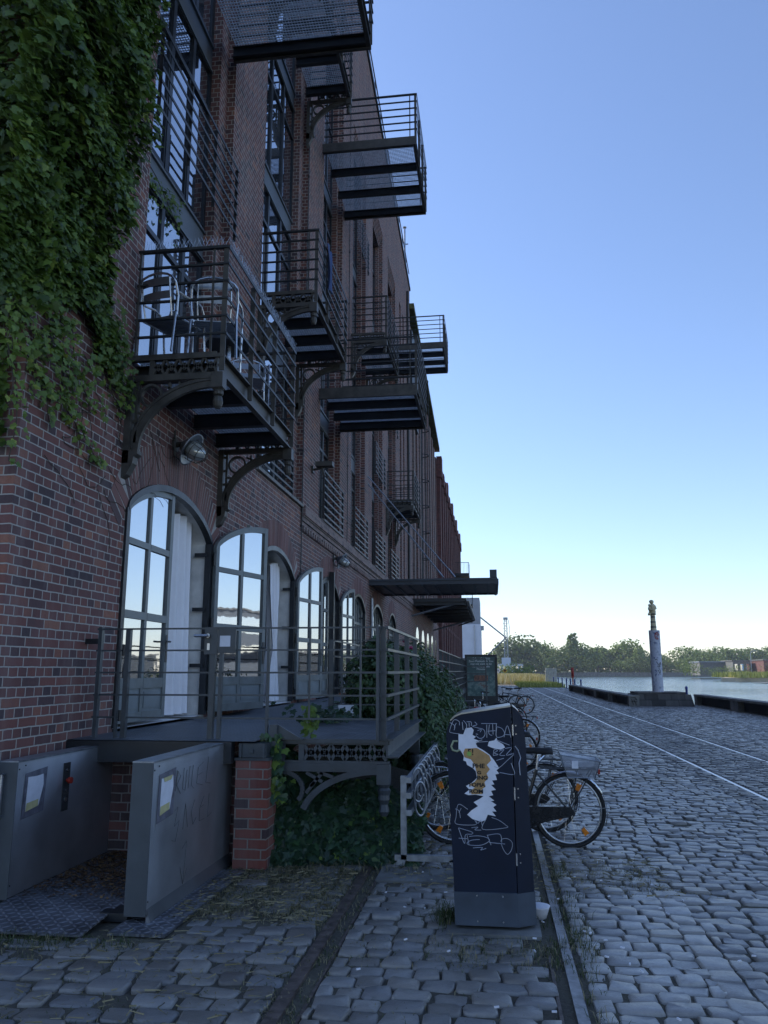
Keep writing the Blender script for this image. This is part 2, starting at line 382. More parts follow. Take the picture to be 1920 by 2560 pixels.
for c in rows(-9,-1.24,-1,7.4, .165, (.14,.26), gap=.016, jz=.007, tint=(.36,.16), keep=gut, wave=.08):
    if random.random() < .97: lf.append((c[0],c[1],c[2],c[3],c[4]+random.gauss(0,.08),c[5]+.002-.009*(c[1] > 5.6 and c[0] > -2.1),c[6]))
near += lf
p1_ = stones('cobbled_pavement', near, 8)
far = rows(-1.0,3.15,13,58, .16, (.14,.24), tint=(.5,.2), wave=.06) + rows(5.5,10.4,8.2,42.9, .15, (.13,.2), tint=(.5,.2), wave=.06)
far += rows(5.5,6.9,43,70, .17, (.16,.25), tint=(.5,.2)) + rows(-.9,3.15,58,96, .22, (.2,.3), tint=(.5,.2)) + rows(5.5,6.9,70,96,.22,(.2,.3),tint=(.5,.2))
p2_ = stones('cobbled_road', far, 4)
for o in (p1_, p2_): tag(o, kind='structure')
m_clinker = brick_mat('clinker_paving', [(0,(.08,.08,.085)),(.5,(.15,.15,.16)),(1,(.25,.25,.26))], (.035,.033,.03), bw=.24, rh=.12, squash=1, ms=.012, horiz=False, dirt=.3, rough=.6)
def flat_brick(mat):  # swap the wall mapping for a floor one: rows across the street
    nt = mat.node_tree
    for n in nt.nodes:
        if n.type == 'COMBXYZ':
            for i in (0,1):
                for l in list(n.inputs[i].links): nt.links.remove(l)
            sx = [q for q in nt.nodes if q.type == 'SEPXYZ'][0]
            nt.links.new(sx.outputs[0], n.inputs[0]); nt.links.new(sx.outputs[1], n.inputs[1])
    return mat
flat_brick(m_clinker)
trk = []
for a, b_ in ((3.17,3.5),(3.63,4.98),(5.12,5.48)): trk += rows(a,b_,6,62, .115, (.2,.25), gap=.014, jz=.003, tint=(.3,.2))
m_pav = cobble_mat(); m_pav.name = 'dark_clinker'
for n_ in m_pav.node_tree.nodes:
    if n_.type == 'VALTORGB' and len(n_.color_ramp.elements) > 4:
        for e_ in n_.color_ramp.elements: e_.color = (e_.color[0]*.5, e_.color[1]*.52, e_.color[2]*.56, 1)
tag(stones('track_pavers', trk, 4, m_pav), kind='structure')
cl = MB()
for a, b_ in ((3.17,3.5),(3.63,4.98),(5.12,5.48)): cl.box(a,b_,6,62,-.03,-.009); cl.box(a,b_,62,100,-.03,-.003)
tag(build(cl, 'track_paving', m_clinker), kind='structure')
def rail_obj(name, x, y0, y1, wd, z, mat, label):
    r = MB(); r.box(x-wd/2, x+wd/2, y0, y1, -.034, z); o = build(r, name, mat, org=(x,y0,0)); return tag(o, label, 'rail', 'rails let into the paving')
rail_obj('tram_rail', 3.565, 6, 100, .056, .006, m_polish, 'polished rail of the quay track, the one nearer the building')
rail_obj('tram_rail', 5.05, 6, 100, .056, .006, m_polish, 'polished rail of the quay track, the one nearer the water')
rail_obj('siding_rail', -1.125, 1.2, 7.9, .075, .006, m_rust, 'rusty rail beside the brick pier and ivy bank, left of the waste bin')
rail_obj('siding_rail', .395, 1.2, 14, .06, .004, M('worn_rail_steel', (.24,.235,.24), .42, .7, .5, 10, .1), 'worn grey rail running past the right side of the waste bin')
rail_obj('guard_rail', .29, 1.2, 5.5, .018, .0, m_rust, 'thin guard strip in the rail groove right of the waste bin')
rail_obj('guard_rail', -1.0, 1.2, 7.4, .018, -.006, m_rust, 'thin guard strip in the rail groove left of the waste bin')
# ------------------------------------------------------------------ the brick warehouse
WX = -D
ware = thing('brick_warehouse', 'dark brick warehouse with arched doors and tall recessed windows, nearest on the left', 'warehouse', (WX, 5.85, 0))
def zarch(t, zs=3.40, rise=.46):     # t in -1..1
    t = min(1, abs(t)); return zs + rise*(.5*math.sqrt(max(0,1-t*t)) + .5*(1-t*t))
def topz(y): return 23.2 - max(0, y-23)*.122
ARCH = [(7.88,10.48),(12.6,15.2),(17.4,19.85),(21.72,24.1),(25.5,28.05),(29.72,31.95)]
wall = MB()
Y0, Y1, ZT = 5.85, 38.5, 5.05
ys = Y0
for a, b in ARCH:
    rev = MB(); fr = MB()
    wall.quad((WX,ys,0),(WX,a,0),(WX,a,ZT),(WX,ys,ZT))
    wall.quad((WX,a,0),(WX,b,0),(WX,b,1.07),(WX,a,1.07))
    c, hw, n = (a+b)/2, (b-a)/2, 22; pts = [(c+hw*math.cos(math.pi*(1-i/n)), 0) for i in range(n+1)]
    pts = [(p, zarch((p-c)/hw)) for p, _ in pts]
    for (p, z), (q, zz) in zip(pts, pts[1:]):
        wall.quad((WX,p,z),(WX,q,zz),(WX,q,ZT),(WX,p,ZT))
        rev.quad((WX,p,z),(WX-.52,p,z),(WX-.52,q,zz),(WX,q,zz))
        fr.prism([(p,z+.03),(p,z-.05),(q,zz-.05),(q,zz+.03)], 'x', WX-.06, WX+.028)
    rev.quad((WX,a,1.07),(WX-.52,a,1.07),(WX-.52,a,3.4),(WX,a,3.4)); rev.quad((WX,b,1.07),(WX,b,3.4),(WX-.52,b,3.4),(WX-.52,b,1.07))
    rev.quad((WX+.02,a,1.1),(WX+.02,b,1.1),(WX-.52,b,1.1),(WX-.52,a,1.1))
    fr.box(WX-.06,WX+.028,a-.03,a+.05,1.11,3.4); fr.box(WX-.06,WX+.028,b-.05,b+.03,1.11,3.4)
    build(rev, 'door_reveal', m_plaster, ware); build(fr, 'door_surround', m_dark, ware)
    for zz in (1.75,2.5,3.25):
        hk = MB(); hk.box(WX-.2,WX-.02,b-.075,b-.052,zz-.025,zz+.025); build(hk, 'hook', m_dark, ware)
    ys = b
wall.quad((WX,ys,0),(WX,Y1,0),(WX,Y1,ZT),(WX,ys,ZT))
# upper storeys: piers, stepped reveals, wall over the bays
BAYS = [(7.85,10.7),(12.4,15.7),(17.35,19.84),(21.5,23.95),(25.47,28.03),(29.6,32.15)]
BT = 18.4; SX = WX-.13; GX = WX-.27
edges = [Y0] + [v for b in BAYS for v in b] + [33.7]
for i in range(0, len(edges), 2):
    a, b = edges[i], edges[i+1]; wall.box(WX-.7, WX, a, b, ZT, BT)
wall.box(WX-.7, WX, 34.3, 35.0, ZT, BT); wall.box(WX-.7, WX, 35.6, Y1, ZT, BT)      # narrow slots at the far end
for a, b in ((33.7,34.3),(35.0,35.6)):
    wall.box(WX-.7, WX-.3, a, b, ZT, BT); wall.prism([(ZT,WX),(ZT+.35,WX-.29),(ZT,WX-.29)], 'y', a, b) if False else None
wall.add([(WX,Y0,BT),(WX,23,BT),(WX,Y1,BT),(WX,Y1,topz(Y1)),(WX,23,topz(23)),(WX,Y0,topz(Y0)),
          (WX-.7,Y0,BT),(WX-.7,23,BT),(WX-.7,Y1,BT),(WX-.7,Y1,topz(Y1)),(WX-.7,23,topz(23)),(WX-.7,Y0,topz(Y0))],
         [(0,1,4,5),(1,2,3,4),(0,5,11,6),(6,7,1,0),(7,8,2,1),(5,4,10,11),(4,3,9,10),(8,9,3,2)])
for a, b in BAYS:                                       # inner step, corbelled head
    s = .33 if a < 16 else .2
    wall.box(GX-.4, SX, a, a+s, ZT, BT); wall.box(GX-.4, SX, b-s, b, ZT, BT)
    for k in range(5): wall.box(GX-.4, SX+.02+k*.022, a+.001, b-.001, BT-.12*(5-k), BT-.12*(4-k))
# end wall, back, far end, roof
wall.quad((WX,Y0,0),(WX,Y0,ZT),(-20,Y0,ZT),(-20,Y0,0)); wall.quad((WX-.7,Y0,ZT),(WX-.7,Y0,topz(Y0)),(-20,Y0,topz(Y0)),(-20,Y0,ZT))
wall.quad((-20,Y0,0),(-20,Y0,23.2),(-20,Y1,21.3),(-20,Y1,0)); wall.quad((WX,Y1,0),(-20,Y1,0),(-20,Y1,21.3),(WX,Y1,21.3))
build(wall, 'wall', m_brick, ware)
rf = MB(); rf.add([(WX-.02,Y0,22.9),(WX-.02,23,22.9),(WX-.02,Y1,21.0),(-20,Y0,22.9),(-20,23,22.9),(-20,Y1,21.0)], [(0,1,4,3),(1,2,5,4)])
build(rf, 'roof', m_steel, ware)
# rooms behind the doors
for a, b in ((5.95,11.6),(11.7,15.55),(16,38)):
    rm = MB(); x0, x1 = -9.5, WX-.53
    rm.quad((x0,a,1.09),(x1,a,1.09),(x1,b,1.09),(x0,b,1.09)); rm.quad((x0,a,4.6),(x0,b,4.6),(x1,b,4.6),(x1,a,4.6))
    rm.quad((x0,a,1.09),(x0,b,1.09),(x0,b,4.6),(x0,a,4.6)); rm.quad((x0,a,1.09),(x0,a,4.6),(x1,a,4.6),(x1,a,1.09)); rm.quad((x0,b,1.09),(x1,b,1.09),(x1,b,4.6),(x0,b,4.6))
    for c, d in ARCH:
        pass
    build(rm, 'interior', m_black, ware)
# radial brick arches
m_vous = leaf_mat('arch_brick', [(0,(.11,.07,.07)),(.3,(.18,.095,.085)),(.7,(.22,.11,.095)),(1,(.28,.17,.155))], .85, 0)
m_mortar = M('arch_mortar', (.38,.35,.32), .9, 0, .2, 20, .2)
for n_, (a, b) in enumerate(ARCH):
    ab = MB(); c, hw = (a+b)/2, (b-a)/2; L_ = 46 if n_ < 3 else 30
    for i in range(L_):
        t0 = -1.12 + 2.24*i/L_; t1 = -1.12 + 2.24*(i+.8)/L_; f = lambda t: zarch(min(1,abs(t))) - max(0,abs(t)-1)*2.2
        tm = (t0+t1)/2; sl = math.atan2(f(tm+.02)-f(tm-.02), .04*hw); nx, nz = -math.sin(sl)*.62, math.cos(sl)*.75
        hh = .47
        p0, p1 = (c+hw*t0, f(t0)+.035), (c+hw*t1, f(t1)+.035)
        ab.prism([p0, p1, (p1[0]+nx*hh*1.15, p1[1]+nz*hh*1.3), (p0[0]+nx*hh*1.15, p0[1]+nz*hh*1.3)], 'x', WX-.05, WX+.004+random.random()*.004); ab.t = (ab.t or [])+[min(1,max(0,random.gauss(.5,.25)))]*6
    bo = build(ab, 'brick_arch', m_vous, ware); mo = MB(); R_ = [(-1.12+2.24*i/40) for i in range(41)]
    def edge_(t, o):
        f = lambda t: zarch(min(1,abs(t))) - max(0,abs(t)-1)*2.2
        sl = math.atan2(f(t+.02)-f(t-.02), .04*hw); return (c+hw*t-math.sin(sl)*.62*.47*1.15*o, f(t)+.035+math.cos(sl)*.75*.47*1.3*o)
    for t0, t1 in zip(R_, R_[1:]): mo.prism([edge_(t0,0),edge_(t1,0),edge_(t1,.99),edge_(t0,.99)], 'x', WX-.02, WX+.0022)
    build(mo, 'mortar_bed', m_mortar, bo)
# ledge with dentils from y = 15.65 on, joint, sills
lg = MB(); lg.box(WX, WX+.10, 15.66, Y1, 4.83, 5.03); lg.box(WX, WX+.05, 15.66, Y1, 4.72, 4.80); lg.box(WX, WX+.075, 15.66, Y1, 4.805, 4.828)
lg.box(WX, WX+.03, 15.66, Y1, 4.63, 4.70)
y = 15.7
while y < Y1-.2: lg.box(WX, WX+.065, y, y+.11, 4.5, 4.62); y += .23
build(lg, 'ledge', m_brick_c, ware)
sl_ = MB(); sl_.box(WX-.25, WX+.06, 12.45, 15.68, 4.99, 5.05)
build(sl_, 'sill', m_stone, ware)
for a, b in BAYS[2:]:
    q = MB(); q.box(WX-.25, WX+.13, a+.05, b-.02, 5.035, 5.085); build(q, 'sill', m_stone, ware)
co_ = MB()                                              # coping and roof railing
co_.add([(WX-.1,Y0,topz(Y0)),(WX+.06,Y0,topz(Y0)),(WX+.06,23,topz(23)),(WX+.06,Y1,topz(Y1)),(WX-.1,Y1,topz(Y1)),(WX-.1,23,topz(23)),
         (WX-.1,Y0,topz(Y0)+.14),(WX+.06,Y0,topz(Y0)+.14),(WX+.06,23,topz(23)+.14),(WX+.06,Y1,topz(Y1)+.14),(WX-.1,Y1,topz(Y1)+.14),(WX-.1,23,topz(23)+.14)],
        [(1,0,5,2),(2,5,4,3),(6,7,8,11),(11,8,9,10),(1,2,8,7),(2,3,9,8),(3,4,10,9)])
build(co_, 'coping', m_steel, ware)
rr_ = MB()
for y in np.arange(6, Y1-.2, 1.55): rr_.bar((WX-.02,y,topz(y)+.1),(WX-.02,y,topz(y)+1.0),.04,.04)
for dz in (1.0,.55): rr_.bar((WX-.02,23,topz(23)+dz),(WX-.02,Y1,topz(Y1)+dz),.04,.05); rr_.bar((WX-.02,Y0,topz(23)+dz),(WX-.02,23,topz(23)+dz),.04,.05)
build(rr_, 'roof_railing', m_dark, ware)
# storey windows
FL = [5.05, 8.1, 11.3, 14.5]
for bi, (a, b) in enumerate(BAYS):
    s = .33 if a < 16 else .2; a += s; b -= s; x = GX
    for fi, z in enumerate(FL):
        z1 = (FL+[17.85])[fi+1]; sp = .42 if fi < 3 else 0; zt = z1 - sp
        f = MB(); w_ = .055
        f.box(x-.06,x,a,a+w_,z,zt); f.box(x-.06,x,b-w_,b,z,zt); f.box(x-.06,x,a+w_,b-w_,zt-w_,zt); f.box(x-.06,x,a+w_,b-w_,z,z+.07)
        m1, m2 = a+(b-a)*.34, a+(b-a)*.67; tr = z+2.05
        f.box(x-.06,x+.004,m1-.045,m1+.045,z+.07,zt-w_); f.box(x-.06,x+.004,m2-.045,m2+.045,z+.07,zt-w_)
        for p, q in ((a+w_,m1-.045),(m1+.045,m2-.045),(m2+.045,b-w_)):
            f.box(x-.06,x+.002,p,q,tr-.035,tr+.035)
            if (bi+fi) % 2 == 0 or q < b-.3:                 # sash inside the frame
                f.box(x-.05,x-.006,p,p+.035,z+.07,tr-.035); f.box(x-.05,x-.006,q-.035,q,z+.07,tr-.035); f.box(x-.05,x-.006,p+.035,q-.035,z+.07,z+.13)
        wo = build(f, 'window', m_dark, ware)
        pn = MB()
        for p, q in ((a+w_,m1),(m1,m2),(m2,b-w_)):
            k1, k2 = random.gauss(0,.004), random.gauss(0,.004)
            pn.quad((x-.03-k1,p,z),(x-.03+k1,q,z),(x-.03+k1+k2,q,zt),(x-.03-k1+k2,p,zt))
        build(pn, 'pane', m_glass, wo)
        if sp:
            q = MB(); q.box(x-.06,x-.012,a,b,zt+.003,z1-.003); q.box(x-.06,x+.02,a,b,zt-.03,zt+.0025); q.box(x-.06,x+.02,a,b,z1-.0025,z1+.03)
            build(q, 'spandrel', m_spandrel, ware)
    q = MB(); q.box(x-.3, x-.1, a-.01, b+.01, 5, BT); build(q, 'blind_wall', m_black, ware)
# juliet railings
def juliet(a, b, z, h=1.15, x=WX+.08, n=6):
    r = MB(); m = max(2, round((b-a)/1.0))
    for i in range(m+1):
        y = a + (b-a)*i/m; r.box(x-.012, x+.035, y-.006 if i else y, y+.006, z+.02, z+h)
    for i in range(n+1):
        zz = z + .12 + (h-.14)*i/n; r.box(x+.036, x+.048, a-.02, b+.02, zz-.022, zz+.022)
    for y in (a+.03, b-.03):
        for i in range(1,n,2): zz = z+.12+(h-.14)*i/n; r.box(GX, x-.013, y-.01, y+.01, zz-.01, zz+.01)
    build(r, 'window_railing', m_steel, ware)
juliet(12.9,15.3,5.0,1.1,WX-.12); juliet(7.9,10.75,8.15,1.25,WX+.05)
for bi, z in ((2,5.08),(3,5.08),(4,5.08),(5,5.08),(4,8.15),(3,14.5),(4,11.3),(3,8.15) if False else (5,11.3)): juliet(BAYS[bi][0]+.05, BAYS[bi][1]-.05, z)

# arched door leaves
def leaf(hinge, ang, w=1.28, kind='door', thick=.055, x_in=.0, flip=1):
    """ang: 0 points to +y along the wall, measured towards the street; arch rises from hinge to free edge"""
    hx, hy = hinge; dx, dy = math.sin(ang), math.cos(ang); nx, ny = (dy*flip, -dx*flip)
    P = lambda u, z, t: (hx+dx*u+nx*t, hy+dy*u+ny*t, z)
    za = lambda u: zarch(1-u/(w+.02)) - .03
    zb = 1.14
    def strip(mb, pl, t0, t1):
        n = len(pl); vs = [P(u,z,t0) for u,z in pl]+[P(u,z,t1) for u,z in pl]
        mb.add(vs, [tuple(range(n-1,-1,-1)), tuple(range(n,2*n))]+[(i,(i+1)%n,n+(i+1)%n,n+i) for i in range(n)])
    f = MB(); T = thick; q = lambda u0,u1,z0,z1,t0=0,t1=T: strip(f, [(u0,z0),(u1,z0),(u1,z1),(u0,z1)], t0, t1)
    strip(f, [(0,zb),(.075,zb),(.075,za(.075)),(.03,za(.03)),(0,za(0))], 0, T)
    strip(f, [(w-.085,zb),(w,zb),(w,za(w)),(w-.085,za(w-.085))], 0, T)
    us = [.075+(w-.16)*i/12 for i in range(13)]
    for u, v in zip(us, us[1:]): strip(f, [(u,za(u)-.085),(v,za(v)-.085),(v,za(v)),(u,za(u))], 0, T-.002)
    m = w*.5
    strip(f, [(m-.032,1.55),(m+.032,1.55),(m+.032,za(m)-.085),(m-.032,za(m)-.085)], .004, T-.006)
    for z, h in ((3.07,.035),(2.28,.042),(1.545,.055),(1.19,.05)):
        q(.075,m-.032,z-h,z+h,.002,T-.003); q(m+.032,w-.085,z-h,z+h,.002,T-.003)
    q(m-.032,m+.032,1.14,1.55,.004,T-.006)
    o = build(f, kind, m_frame, ware)
    g = MB(); pl = [(.07,1.55),(w-.08,1.55),(w-.08,za(w)-.05)]+[(u,za(u)-.05) for u in reversed(us[1:-1])]+[(.07,za(.07)-.05)]
    g.add([P(u,z,T*.5) for u,z in pl], [tuple(range(len(pl)))]); build(g, 'pane', m_glass2, o)
    p = MB()
    for u0,u1 in ((.075,m-.032),(m+.032,w-.085)):
        strip(p, [(u0,1.24),(u1,1.24),(u1,1.49),(u0,1.49)], .016, T-.02); strip(p, [(u0+.05,1.275),(u1-.05,1.275),(u1-.05,1.455),(u0+.05,1.455)], .010, T-.012)
    build(p, 'lower_panel', m_panel, o)
    h = MB(); h.tube([P(w-.045,2.02,T),P(w-.045,2.02,T+.05),P(w-.16,2.02,T+.05)], .011, 8); strip(h, [(w-.07,1.78),(w-.02,1.78),(w-.02,2.1),(w-.07,2.1)], T, T+.008)
    build(h, 'handle', m_dark, o)
    for z in (1.25,2.3,3.2): hg = MB(); hg.tube([P(-.012,z-.09,T*.6),P(-.012,z+.09,T*.6)], .018, 8); build(hg, 'hinge', m_dark, o)
    return o
leaf((WX-.06,7.90), 0)                               # closed left leaf
leaf((WX+.035,10.50), R(17)); leaf((WX+.035,12.6), math.pi-R(9), flip=-1)
leaf((WX+.035,15.24), R(10), 1.28); leaf((WX-.06,17.42), 0, 1.2); leaf((WX+.035,19.88), R(6), 1.2)
# iron lattice gate standing open at the third arch
ig = MB(); ig.box(WX-.1,WX-.05,18.66,19.84,1.1,3.36); ig.prism([(18.66,3.36),(19.84,3.36)]+[(18.66+1.18*(1-k/8), zarch(1-(k/8)) - .06) for k in range(0,9)], 'x', WX-.1, WX-.05); dg = build(ig, 'iron_door', m_dark, ware)
ig = MB()
for z in (1.5,2.3,3.1): ig.box(WX-.05,WX-.035,18.75,19.75,z-.02,z+.02)
ig.bar((WX-.04,18.75,1.5),(WX-.04,19.75,2.3),.02,.025); ig.bar((WX-.04,18.75,2.3),(WX-.04,19.75,1.5),.02,.025); ig.tube([(WX-.035,19.25+.22*math.cos(t),2.7+.22*math.sin(t)) for t in np.linspace(0,6.28,14)], .014, 5)
ig.box(WX-.05,WX-.03,18.66,18.72,1.1,3.7)
build(ig, 'door_trim', m_iron, dg)
ig = MB(); ig.box(WX+.03,WX+.15,18.5,18.58,1.1,4.0); build(ig, 'door_post', m_dark, ware)
# arched windows
for a, b in ARCH[3:]:
    f = MB(); g_ = MB(); c, hw = (a+b)/2, (b-a)/2; x = WX-.1
    n = 16; ps = [a+.05+(b-a-.1)*i/n for i in range(n+1)]
    for p, q in zip(ps, ps[1:]):
        z0, z1 = zarch((p-c)/hw)-.05, zarch((q-c)/hw)-.05
        f.prism([(p,z0-.07),(q,z1-.07),(q,z1),(p,z0)], 'x', x-.05, x)
    for k in range(6):
        y = a+.05+(b-a-.1)*k/5; zt = zarch((y-c)/hw)-.12; f.box(x-.05,x-.003,y-.025,y+.025,1.8,zt)
    for k in range(5):
        p, q = a+.075+(b-a-.1)*k/5, a+.025+(b-a-.1)*(k+1)/5
        f.box(x-.05,x-.001,p,q,3.02,3.09)
    f.box(x-.05,x+.05,a+.02,b-.02,1.72,1.8)
    wo = build(f, 'arched_window', m_frame, ware)
    pl = [(a+.05,1.75),(b-.05,1.75)]+[(q,zarch((q-c)/hw)-.07) for q in reversed(ps)]
    g_.add([(x-.03,u,z) for u,z in pl], [tuple(range(len(pl)))]); build(g_, 'pane', m_glass2, wo)
    pw = MB(); pw.box(x-.3,x+.04,a+.0,b-.0,1.06,1.72); build(pw, 'brick_infill', m_brick, ware)
# curtains in the open doors
def curtain(y0, y1, x, z0, z1, mat, label, tie=None, amp=.09, wn=5.5, flare=0):
    m = MB(); nu, nv = 60, 26; idx = {}
    for j in range(nv+1):
        v = j/nv; z = z0+(z1-z0)*v; k = 1.0; cy = (y0+y1)/2
        if tie: k = .3+.7*min(1, abs(v-tie)/(.42 if v > tie else .36))**.8; k = max(.3, k if v > tie else k*1.25)
        for i in range(nu+1):
            u = i/nu; ph = wn*2*math.pi*u + .5*math.sin(3*v)
            yy = cy+(y1-y0)*(u-.5)*k*(1+.15*(1-v)*flare); xx = x+amp*(math.sin(ph)+.35*math.sin(2.3*ph+1))*(.55+.45*(1-v))
            m.v.append((xx,yy,z - (.0 if v < 1 else .08*abs(2*u-1))))
    for j in range(nv):
        for i in range(nu): q = j*(nu+1)+i; m.f.append((q,q+1,q+nu+2,q+nu+1))
    o = build(m, 'curtain', mat, org=(x,(y0+y1)/2,z0), smooth=True); return tag(o, label, 'curtain', 'curtains in the open arched doors')
curtain(9.42,10.28,WX-.22,1.14,3.72,m_curtain,'white floor-length curtain hanging straight in the nearest arched doorway', flare=1, wn=3.6)
curtain(14.25,14.95,WX-.24,1.14,3.7,m_curtain,'white curtain tied in at the middle in the second arched doorway', tie=.36, wn=4)
curtain(13.6,14.3,WX-.42,1.14,3.1,m_navy,'dark navy curtain beside the tied white one in the second doorway', wn=3)
# ------------------------------------------------------------------ balconies
m_grate = M('galvanised_grating', (.62,.65,.7), .55, 0, .2, 12, 0)
def bracket(y, z, dep, th=.05):
    """ornate cast iron console in the xz plane: lattice, arch, ring, wall plate"""
    m = MB(); x0, x1 = WX, WX+dep; y0, y1 = y-th/2, y+th/2
    zt, zb = z-.03, z-.23
    B_ = lambda a, b, w, t=th: m.bar((a[0],y,a[1]),(b[0],y,b[1]), t, w, up=(0,1,0)) if False else m.prism(seg(a,b,w), 'y', y-t/2, y+t/2)
    def seg(a, b, w):
        dx, dz = b[0]-a[0], b[1]-a[1]; l = math.hypot(dx,dz) or 1; nx, nz = -dz/l*w/2, dx/l*w/2
        return [(a[0]+nx,a[1]+nz),(a[0]-nx,a[1]-nz),(b[0]-nx,b[1]-nz),(b[0]+nx,b[1]+nz)]
    B_((x0,zt),(x1,zt),.035,th*1.3); B_((x0,zb-.02),(x1,zb-.02),.07,th*1.3)
    n = max(4, round((dep-.3)/.165)); xs = x0+.26; st = (x1-.06-xs)/n
    B_((xs,zt),(xs,zb),.05)
    for i in range(n):
        a, b = xs+st*i, xs+st*(i+1); mx = (a+b)/2
        zm = (zt+zb)/2
        for p, q in (((a,zt),(mx-.025,zm)),((mx-.025,zm),(a,zb)),((b,zt),(mx+.025,zm)),((mx+.025,zm),(b,zb)),((mx-.03,zm),(mx,zm+.035)),((mx,zm+.035),(mx+.03,zm)),((mx-.03,zm),(mx,zm-.035)),((mx,zm-.035),(mx+.03,zm))): B_(p, q, .024, th*.7)
    # arch from wall foot up to the outer end
    za = zb-.06; zf = z-1.05; pts = []
    for i in range(15):
        t = i/14*math.pi/2; pts.append((x0+.1+(dep-.16)*(1-math.cos(t)), zf+(za-.03-zf)*math.sin(t)))
    for p, q in zip(pts, pts[1:]): B_(p, q, .115, th)
    for p, q in zip(pts, pts[1:]): B_((p[0]-.02,p[1]+.02),(q[0]-.02,q[1]+.02), .02, th*1.5)
    c = (x0+.27, za-.16); rg = [(c[0]+.12*math.cos(t), c[1]+.12*math.sin(t)) for t in np.linspace(0,2*math.pi,19)]
    for p, q in zip(rg, rg[1:]): B_(p, q, .028, th*1.1)
    for (p, q) in (((c[0]+.13,za-.05),(c[0]+.3,za-.13)),((c[0]+.2,za-.02),(c[0]+.2,za-.16)),((c[0]+.3,za-.02),(c[0]+.36,za-.08)),((x0+.12,za-.34),(x0+.24,za-.36)),((x0+.1,za-.48),(x0+.18,za-.5))): B_(p, q, .025, th*.6)
    B_((x0+.035,zb),(x0+.035,z-1.2),.07,th*2.2); B_((x0+.115,zb),(x0+.115,zf+.08),.03,th)
    for k in range(4): B_((x0+.05,zb-.1-.2*k),(x0+.12,zb-.1-.2*k),.03,th*.7)
    m.prism([(x0,z-1.06),(x0+.17,z-1.06),(x0+.17,z-1.1),(x0+.13,z-1.13),(x0+.12,z-1.2),(x0+.06,z-1.32),(x0,z-1.36)], 'y', y-th*1.1, y+th*1.1)
    # pendant at the outer end
    m.box(x1-.11, x1+.02, y-.065, y+.065, z-.4, z-.235)
    m.lathe([(.03,-.62),(.045,-.6),(.058,-.55),(.05,-.5),(.035,-.485),(.055,-.47),(.06,-.44),(.045,-.42),(.062,-.401)], (x1-.045,y,z), 10)
    return m
def balcony(y0, y1, dep, z, rail_top, label, ornate=True, near=True, nj=3, drop=0):
    x0, x1 = WX+.005, WX+dep
    t = thing('balcony', label, 'balcony', (WX, (y0+y1)/2, z), 'steel balconies on the warehouse front')
    g = MB(); s = .045 if near else .07
    for y in np.arange(y0+.03, y1-.02, s*1.15): g.box(x0+.04, x1-.07, y-.0022, y+.0022, z-.02, z)
    for x in np.arange(x0+.05, x1-.07, s): g.box(x-.0022, x+.0022, y0+.03, y1-.03, z-.019, z-.001)
    build(g, 'grating', m_grate, t)
    for i in range(nj+1):
        e_ = .22 if ornate else .03; y = y0+e_+(y1-y0-2*e_)*i/nj; b = MB(); h = .17
        b.box(x0, x1-.075, y-.006, y+.006, z-.04-h, z-.04); b.box(x0, x1-.075, y-.05, y+.05, z-.04-h-.012, z-.04-h); b.box(x0, x1-.075, y-.05, y+.05, z-.046, z-.037)
        build(b, 'joist', m_steel, t)
    b = MB(); b.box(x1-.07, x1, y0, y1, z-.015, z+.003); b.box(x1-.07, x1, y0, y1, z-.24, z-.222); b.box(x1-.072, x1-.06, y0, y1, z-.222, z-.015)
    for y in (y0+.05, y1-.05): b.lathe([(.014,0),(.014,.02)], (x1-.06,y,z-.12), 6, 'x')
    build(b, 'edge_beam', m_iron, t)
    for y, sg in ((y0,-1), (y1,1)):
        b = MB(); b.box(x0, x1-.073, y-.004, y+.004, z-.035, z+.02)
        if not ornate: y += sg*.03; b.box(x0, x1, y-.006, y+.006, z-.25, z+.0); b.box(x0, x1, y-.05, y+.0065, z-.262, z-.25)
        build(b, 'side_beam', m_iron, t)
    ps = [(x1-.03,y0),(x1-.03,y1)] + [(x1-.03,y0+(y1-y0)*k/3) for k in (1,2)]
    for x, y in ps:
        b = MB(); b.box(x-.008, x+.05, y-.007, y+.007, z-.2, z+rail_top); build(b, 'railing_post', m_iron, t)
    for y in (y0, y1):
        b = MB(); b.box(x0+.05, x0+.07, y-.02, y+.02, z, z+rail_top); build(b, 'railing_post', m_iron, t)
        b = MB(); b.box(x1-.16, x1-.135, y-.006, y+.006, z, z+rail_top-.02); build(b, 'railing_post', m_iron, t)
    b = MB(); n = 6
    for i in range(n):
        zz = z + rail_top - i*(rail_top-.03)/n; h = .045 if i == 0 else .032
        b.box(x1+.022, x1+.034, y0-.02, y1+.02, zz-h, zz)
        for y in (y0, y1): b.box(x0+.03, x1+.021, y-.018, y+.018, zz-.02, zz) if i else b.box(x0+.03, x1+.021, y-.025, y+.025, zz-.03, zz)
    build(b, 'railing_bars', m_steel, t)
    if ornate:
        for y in (y0+.02, y1-.02): build(bracket(y, z, dep), 'bracket', m_iron, t)
    return t
G_ = 1.04
B1 = balcony(7.72, 10.72, 1.06, 5.04, 1.26, 'narrow ornate balcony with metal chairs above the nearest arched door')
balcony(7.75, 10.55, 2.22, 11.45, 1.15, 'deep plain balcony cut off by the top edge of the photo', ornate=False, nj=2)
balcony(12.3, 15.05, 1.02, 8.08, 1.15, 'narrow ornate balcony with a blue cloth over its railing, one storey above the chairs')
balcony(12.35, 15.5, 1.0, 14.6, 1.15, 'narrow ornate balcony tucked under the deep balcony at the top')
balcony(17.2, 19.75, 2.28, 8.12, 1.2, 'deep plain balcony at middle height, right below the airy balcony against the sky', ornate=False)
